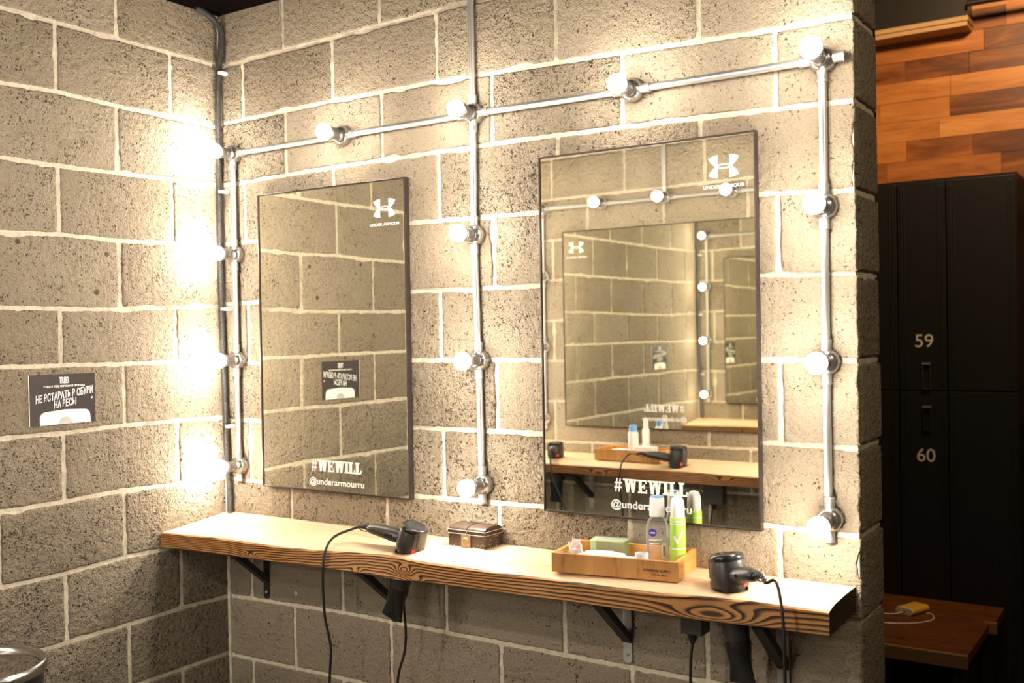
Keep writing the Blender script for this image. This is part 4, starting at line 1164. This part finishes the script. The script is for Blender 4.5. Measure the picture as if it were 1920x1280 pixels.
MB().lathe([(0.012, 0.0), (0.0135, 0.002), (0.0165, 0.048), (0.0160, 0.0485), (0.0128, 0.004), (0.0, 0.0035)], seg=28, caps=False).build('cup_body', M['frost'], t)
m = MB(); vs = []
for i in range(7):
    a = -PI / 2 - 0.2 + 0.14 * i; 
    for z in (0.026, 0.032): vs.append((0.0158 * math.cos(a), 0.0158 * math.sin(a), z))
m.add(vs, [(2 * i, 2 * i + 2, 2 * i + 3, 2 * i + 1) for i in range(6)]); m.build('blue_print', M['blue'], t)

# tray on the opposite shelf
OTZ = math.radians(-5)
ty = FY + 0.235
make_tray((0.765, ty - 0.006, 1.0836), PI + math.radians(2), 0.33, 0.17, 0.050, 'honey-wood tray on the opposite shelf, seen in the right mirror', False, 'crate', 'crate2')
def jar_like(name, loc, prof, mats, label, cat, names):
    t = empty(name, loc); tag(t, label, cat, 'toiletries on the opposite shelf')
    for pf, mt, nm_ in zip(prof, mats, names):
        MB().lathe(pf, seg=28).build(nm_, mt, t)
    return t
zt = 1.0836 + 0.0074
jar_like('lotion_bottle', (0.610, FY + 0.165, zt), [[(0.022, 0), (0.024, 0.004), (0.024, 0.115), (0.019, 0.124)], [(0.017, 0.1242), (0.018, 0.15), (0.015, 0.154)]], [M['cap_white'], M['blue']], 'white lotion bottle with blue cap, mirrored on the opposite tray', 'bottle', ['bottle_body', 'cap'])
jar_like('spray_bottle', (0.655, FY + 0.125, zt), [[(0.016, 0), (0.017, 0.003), (0.017, 0.13), (0.013, 0.138)], [(0.012, 0.1382), (0.012, 0.175), (0.009, 0.18)]], [M['cap_white'], M['white_plastic']], 'slim tall white bottle behind the lotion bottle on the opposite tray', 'bottle', ['bottle_body', 'cap'])
pk = MB().box(-0.045, 0.045, -0.03, 0.03, 0, 0.06).build('tissue_box', M['white_plastic'], bevel=0.003); pk.location = (0.685, FY + 0.185, zt + .0002)
tag(pk, 'white tissue box on the opposite tray, mirrored right of the bottles', 'box')
crumple('cotton_pack', (0.535, FY + 0.150, zt + .0003), 0, 0.045, 0.05, 0.022, M['paper_white'], 'white wrapped pack lying in the opposite tray, mirrored at its left', 'pack', 3.3, 0.15)

# ---------------------------------------------------------------- poster on the left wall
def make_poster():
    y0, y1, z0, z1 = -0.7115, -0.504, 1.4335, 1.5785
    t = empty('notice', (0.0064, (y0 + y1) / 2, z0)); tag(t, 'dark notice with white Cyrillic lettering and bathroom scales picture on the left wall', 'notice')
    W, H = (y1 - y0), z1 - z0
    # built facing +x: local x->world y
    rt = (PI / 2, 0, PI / 2)
    def place(o, a, b, d=0.0022): o.rotation_euler = rt; o.location = (d, a - W / 2, b); return o
    m = MB(); m.box(0.0, 0.0018, -W / 2, W / 2, 0, H); 
    m.build('card', [M['ink_board']], t)
    m = MB(); m.box(0.0004, 0.0016, -W / 2 - 0.0022, -W / 2 - .0001, 0, H); m.build('white_edge', M['decal'], t)
    # scales: rounded white shape cut by lower edge
    pts = [(-0.078, 0.0004)]
    for k in range(9): a = PI - (PI / 2) * k / 8; pts.append((-0.078 + 0.020 + 0.020 * math.cos(a), 0.021 + 0.017 * math.sin(a)))
    pts.append((0.0, 0.0425))
    for k in range(9): a = PI / 2 - (PI / 2) * k / 8; pts.append((0.082 - 0.018 + 0.018 * math.cos(a), 0.022 + 0.017 * math.sin(a)))
    pts.append((0.084, 0.0004))
    m = MB(); m.prism([(p[0] + 0.004, p[1]) for p in pts], 0.0018, 0.0021, 'yz'); m.build('scales_picture', M['decal'], t)
    N = 20; m = MB(); m.prism([(0.006 + 0.0225 * math.cos(PI * k / N), 0.0006 + 0.021 * math.sin(PI * k / N)) for k in range(N + 1)], 0.0021, 0.0023, 'yz'); m.build('dial_picture', M['dial'], t)
    m = MB()
    for k in range(-4, 5):
        a = PI / 2 + k * 0.3; m.prism([(0.006 + 0.012 * math.cos(a) - 0.0003, 0.0006 + 0.012 * math.sin(a)), (0.006 + 0.012 * math.cos(a) + 0.0003, 0.0006 + 0.012 * math.sin(a)), (0.006 + 0.018 * math.cos(a) + 0.0003, 0.0006 + 0.017 * math.sin(a)), (0.006 + 0.018 * math.cos(a) - 0.0003, 0.0006 + 0.017 * math.sin(a))], 0.0023, 0.0024, 'yz')
    m.build('dial_marks', M['grey_print'], t)
    place(text_mesh('TRIB3', 0.02, M['decal'], 'title_lettering', t, 0.0006, 0.0001, 0.030, height=0.019), W / 2 + 0.003, H - 0.0175)
    place(text_mesh('У НАС К ТЕБЕ ОГРОМНАЯ ПРОСЬБА', 0.008, M['decal'], 'request_lettering', t, 0.00025, 0.0001, 0.132, height=0.0062), W / 2 + 0.0045, H - 0.0345)
    a = place(text_mesh('НЕ ВСТАВАТЬ В ОБУВИ', 0.02, M['decal'], 'main_lettering', t, 0.0004, 0.0001, 0.186, shear=0.28, height=0.0235), W / 2 + 0.0055, H - 0.0590); a.rotation_euler = (PI / 2 , -math.radians(7), PI / 2)
    a = place(text_mesh('НА ВЕСЫ', 0.02, M['decal'], 'main_lettering', t, 0.0004, 0.0001, 0.074, shear=0.28, height=0.0225), W / 2 + 0.006, H - 0.0835); a.rotation_euler = (PI / 2, -math.radians(7), PI / 2)
    m = MB(); m.tube([(0.002, -0.016, 0.050), (0.002, -0.014, 0.060)], 0.0006, 5); m.build('paint_drip', M['decal'], t)
    m = MB(); m.lathe([(0.0032, 0.0018), (0.0030, 0.0024), (0.0016, 0.0024), (0.0016, 0.0019)], (0, W / 2 - 0.011, H - 0.073), (1, 0, 0), 14, caps=False); m.build('round_mark', M['decal'], t)
    m = MB()
    r = random.Random(4); x = -0.036
    while x < 0.036:
        w = r.uniform(0.0015, 0.004); m.box(0.0021, 0.0022, x, x + w, 0.0315, 0.0335); x += w + 0.0012
    m.build('small_print', M['pale_print'], t)
M['ink_board'] = simple('glossy_dark_brown_card', (0.026, 0.016, 0.015), 0.42, 0.0, 0.3, 0.0, 12, Specular_IOR_Level=0.3)
M['dial'] = simple('grey_dial', (0.50, 0.50, 0.50), 0.4)
M['pale_print'] = simple('pale_grey_print', (0.62, 0.62, 0.60), 0.5)
make_poster()

# ---------------------------------------------------------------- corrugated conduit hose in the corner
HP = [(0.030, -0.150, 2.82), (0.030, -0.085, 2.790), (0.030, -0.035, 2.752), (0.036, -0.022, 2.705), (0.034, -0.022, 2.64), (0.024, -0.024, 2.57), (0.021, -0.027, 2.45), (0.020, -0.028, 2.27), (0.019, -0.029, 1.95), (0.020, -0.028, 1.735), (0.022, -0.026, 1.60), (0.024, -0.024, 1.447), (0.025, -0.022, 1.30), (0.031, -0.022, 1.22), (0.035, -0.021, 1.13), (0.034, -0.021, 1.090)]
HP = [(0.030, -0.120, 2.757), (0.030, -0.085, 2.752), (0.031, -0.045, 2.735)] + HP[3:]
path = smooth_path(HP, 40)
# resample at rib pitch
L = [0.0]
for a, b in zip(path, path[1:]): L.append(L[-1] + (b - a).length)
pitch = 0.0014; pts = []; i = 0; s_ = 0.0
while s_ < L[-1]:
    while L[i + 1] < s_: i += 1
    f = (s_ - L[i]) / (L[i + 1] - L[i] + 1e-9); pts.append(path[i].lerp(path[i + 1], f)); s_ += pitch
rad = [0.0108 if (k % 3) else 0.0082 for k in range(len(pts))]
o = MB().tube(pts, rad, 12).build('corrugated_hose', M['hose'], angle=80)
tag(o, 'dark corrugated conduit hose running down the room corner to the shelf', 'hose')
for z, lb in ((2.562, 'white clip holding the corner hose near the ceiling'), (2.165, 'white clip holding the corner hose below the top corner lamp'), (1.772, 'white clip holding the corner hose at mid height between lamps'), (1.378, 'white clip on the corner hose just above the lowest corner lamp')):
    hx = min(pts, key=lambda p: abs(p.z - z))
    t = empty('hose_clip', (hx.x, 0, z)); tag(t, lb, 'clip', 'white clips on the corner hose')
    m = MB(); m.box(0.0112, 0.026, -0.034, -0.006, -0.005, 0.005); m.build('clip_body', M['white_plastic'], t, bevel=0.001)
    m = MB(); m.box(0.0105, 0.0125, hx.y - 0.012, -0.006, -0.0045, 0.0045); m.build('clip_arm', M['white_plastic'], t)

# wall plug and mortar blob details under the shelf
o = MB().lathe([(0.0062, 0.0045), (0.0062, 0.0062), (0.0048, 0.0070), (0.0030, 0.0058)], (0, 0, 0), (0, -1, 0), 18).build('wall_plug', M['label_white']); o.location = (0.321, 0.0, 0.846)
tag(o, 'small pale wall plug in the block below the shelf, right of the first bracket', 'wall plug')

# ---------------------------------------------------------------- waste bin
t = empty('waste_bin', (0.192, -0.985, 0.022)); tag(t, 'round waste bin with shiny steel rim and lid by the left wall', 'bin')
MB().lathe([(0.145, -0.0215), (0.150, -0.018), (0.158, 0.80), (0.158, 0.815)], seg=48).build('bin_body', M['bin_black'], t)
MB().lathe([(0.1585, 0.8155), (0.1680, 0.822), (0.1705, 0.832), (0.1690, 0.842), (0.1640, 0.8465), (0.1560, 0.845), (0.1500, 0.838), (0.1480, 0.830), (0.150, 0.8160)], seg=64, caps=False).build('rim', M['bin_steel'], t)
MB().lathe([(0.1478, 0.826), (0.1470, 0.832), (0.10, 0.834), (0.05, 0.8348), (0.001, 0.835)], seg=64).build('lid', M['bin_lid'], t)

# ---------------------------------------------------------------- lockers
def locker(name, x0, x1, y, ztop, label, nums=None):
    t = empty(name, ((x0 + x1) / 2, y + 0.25, 0)); tag(t, label, 'locker', 'black lockers in the back room')
    w = (x1 - x0) / 2
    MB().box(-w + .0005, w - .0005, -0.23, 0.25, 0.0, ztop).build('carcass', M['locker'], t)
    zs = 1.395
    doors = [(zs + 0.003, ztop - 0.012), (0.10, zs - 0.003)]
    for i, (a, b) in enumerate(doors):
        d = empty('locker_door', (0, -0.232, 0)); d.parent = t
        bpy.data.objects.remove(d)
        m = MB(); m.box(-w + 0.003, w - 0.003, -0.252, -0.2305, a, b)
        # pressed vertical ribs at each edge
        for q in (-w + 0.018, -w + 0.030, w - 0.030, w - 0.018): m.box(q - 0.003, q + 0.003, -0.2555, -0.252, a + 0.02, b - 0.02)
        dr = m.build('locker_door', M['locker'], t, bevel=0.0015)
        if nums:
            hz = (1.405, 1.470) if i == 0 else (1.245, 1.312)
            hz = (1.360, 1.475) if i == 0 else (1.215, 1.325)
            hz = (1.402, 1.508) if i == 0 else (1.225, 1.322)
            hx = nums[2]
            h = MB(); h.box(hx - 0.017, hx - 0.013, -0.262, -0.2525, hz[0], hz[1]); h.box(hx + 0.013, hx + 0.017, -0.262, -0.2525, hz[0], hz[1]); h.box(hx - 0.013, hx + 0.013, -0.262, -0.2525, hz[0], hz[0] + 0.004)
            h.build('handle', M['handle'] if i == 0 else M['black_metal'], dr)
            h = MB(); h.box(hx - 0.017, hx + 0.017, -0.264, -0.2525, hz[1] + .0002, hz[1] + 0.008); h.build('handle_cap', M['galv'], dr)
            n = text_mesh(nums[i], 0.080, M['decal2'], 'door_number', dr, 0.0003, 0.0002, None)
            n.rotation_euler = (PI / 2, 0, 0); n.location = (nums[3 + i], -0.2526, 1.607 if i == 0 else 1.114)
    return t
M['handle'] = simple('dark_chrome', (0.20, 0.20, 0.20), 0.3, 0.9)
M['decal2'] = simple('grey_white_vinyl', (0.62, 0.60, 0.55), 0.5)
LY = 2.296
def lx(px_x): return px_x
seams = [1.14, 1.40, 1.675, 1.875, 2.147]
lab = ['black locker column mostly hidden behind the block wall end', 'black locker column directly beside the block wall end', 'black locker column numbered 59 above and 60 below', 'unnumbered black locker column at the right end of the row']
for i in range(4):
    a, b = seams[i], seams[i + 1]; cx = (a + b) / 2
    locker('locker', a, b, LY, 2.303, lab[i], ('59', '60', 1.790 - cx, 1.781 - cx, 1.783 - cx) if i == 2 else None)
# taller far cabinet further right with bright vertical pull
t = empty('cabinet', (2.62, 2.80, 0)); tag(t, 'tall black cabinet at the far right edge with a thin bright vertical pull', 'cabinet')
MB().box(-0.40, 0.40, -0.16, 0.22, 0, 2.34).build('carcass', M['locker'], t)
MB().box(-0.395, -0.003, -0.18, -0.162, 0.05, 2.33).build('door', M['locker'], t, bevel=0.002)
MB().box(0.003, 0.395, -0.18, -0.162, 0.05, 2.33).build('door', M['locker'], t, bevel=0.002)
MB().tube([(-0.495 + .12, -0.195, 1.66), (-0.495 + .12, -0.195, 1.96)], 0.005, 10).build('pull_handle', M['galv'], t)

# ---------------------------------------------------------------- bench with charger
t = empty('bench', (1.7, 1.9, 0)); tag(t, 'low dark varnished timber bench beyond the block wall end', 'bench')
def BX(x): return x - 1.7
def BY(y): return y - 1.9
m = MB()
for k in range(5):
    y0 = 1.555 + k * 0.094; 
    m.box(BX(0.9), BX(2.068), BY(y0 + 0.001), BY(y0 + 0.093), 0.462, 0.5)
m.build('seat_board', M['bench'], t, bevel=0.002)
m = MB()
for k in range(4):
    y0 = 2.030 + k * 0.064
    m.box(BX(0.9), BX(2.085), BY(y0), BY(y0 + 0.063), 0.462, 0.5)
m.build('rear_board', M['bench'], t, bevel=0.002)
MB().box(BX(0.9), BX(2.069), BY(1.535), BY(1.5535), 0.452, 0.5005).build('front_lipping', M['bench_edge'], t, bevel=0.002)
MB().box(BX(2.050), BX(2.095), BY(2.005), BY(2.028), 0.462, 0.503).build('end_block', M['bench_edge'], t)
for x in (1.1, 2.03):
    for y in (1.60, 2.22):
        MB().box(BX(x - 0.02), BX(x + 0.02), BY(y - 0.02), BY(y + 0.02), 0, 0.4615).build('leg', M['black_metal'], t)
t = empty('power_bank', (1.775, 2.03, 0.5003), math.radians(-22)); tag(t, 'yellow and cream power bank with a white cable lying on the dark bench', 'power bank')
def capsule(x0, x1, y0, y1, z0, z1, mat, nm):
    N = 8; prof = []; r = (z1 - z0) / 2
    for k in range(N + 1): a = PI / 2 - PI * k / N; prof.append((x1 - r + r * math.cos(a), z0 + r + r * math.sin(a)))
    for k in range(N + 1): a = -PI / 2 - PI * k / N; prof.append((x0 + r + r * math.cos(a), z0 + r + r * math.sin(a)))
    m = MB(); m.prism(prof, y0, y1, 'xz'); m.build(nm, mat, t)
capsule(-0.040, 0.040, -0.045, 0.060, 0.0, 0.028, M['yellow'], 'casing')
capsule(-0.0395, 0.0395, -0.056, -0.0452, 0.0005, 0.0275, M['cream'], 'end_cap')
MB().box(-0.006, 0.006, -0.0575, -0.0562, 0.010, 0.016).build('port', M['ink'], t)
c = MB(); c.tube(smooth_path([(0.0, -0.060, 0.012), (-0.03, -0.10, 0.004), (-0.12, -0.13, 0.0025), (-0.25, -0.10, 0.0025), (-0.30, -0.16, 0.0025), (-0.18, -0.24, 0.0025), (-0.02, -0.25, 0.0025), (0.09, -0.16, 0.0025), (0.12, -0.05, 0.0025), (0.08, 0.02, 0.0025), (0.045, 0.03, 0.0025)], 8), 0.0022, 8); c.build('charging_cable', M['cap_white'], t)
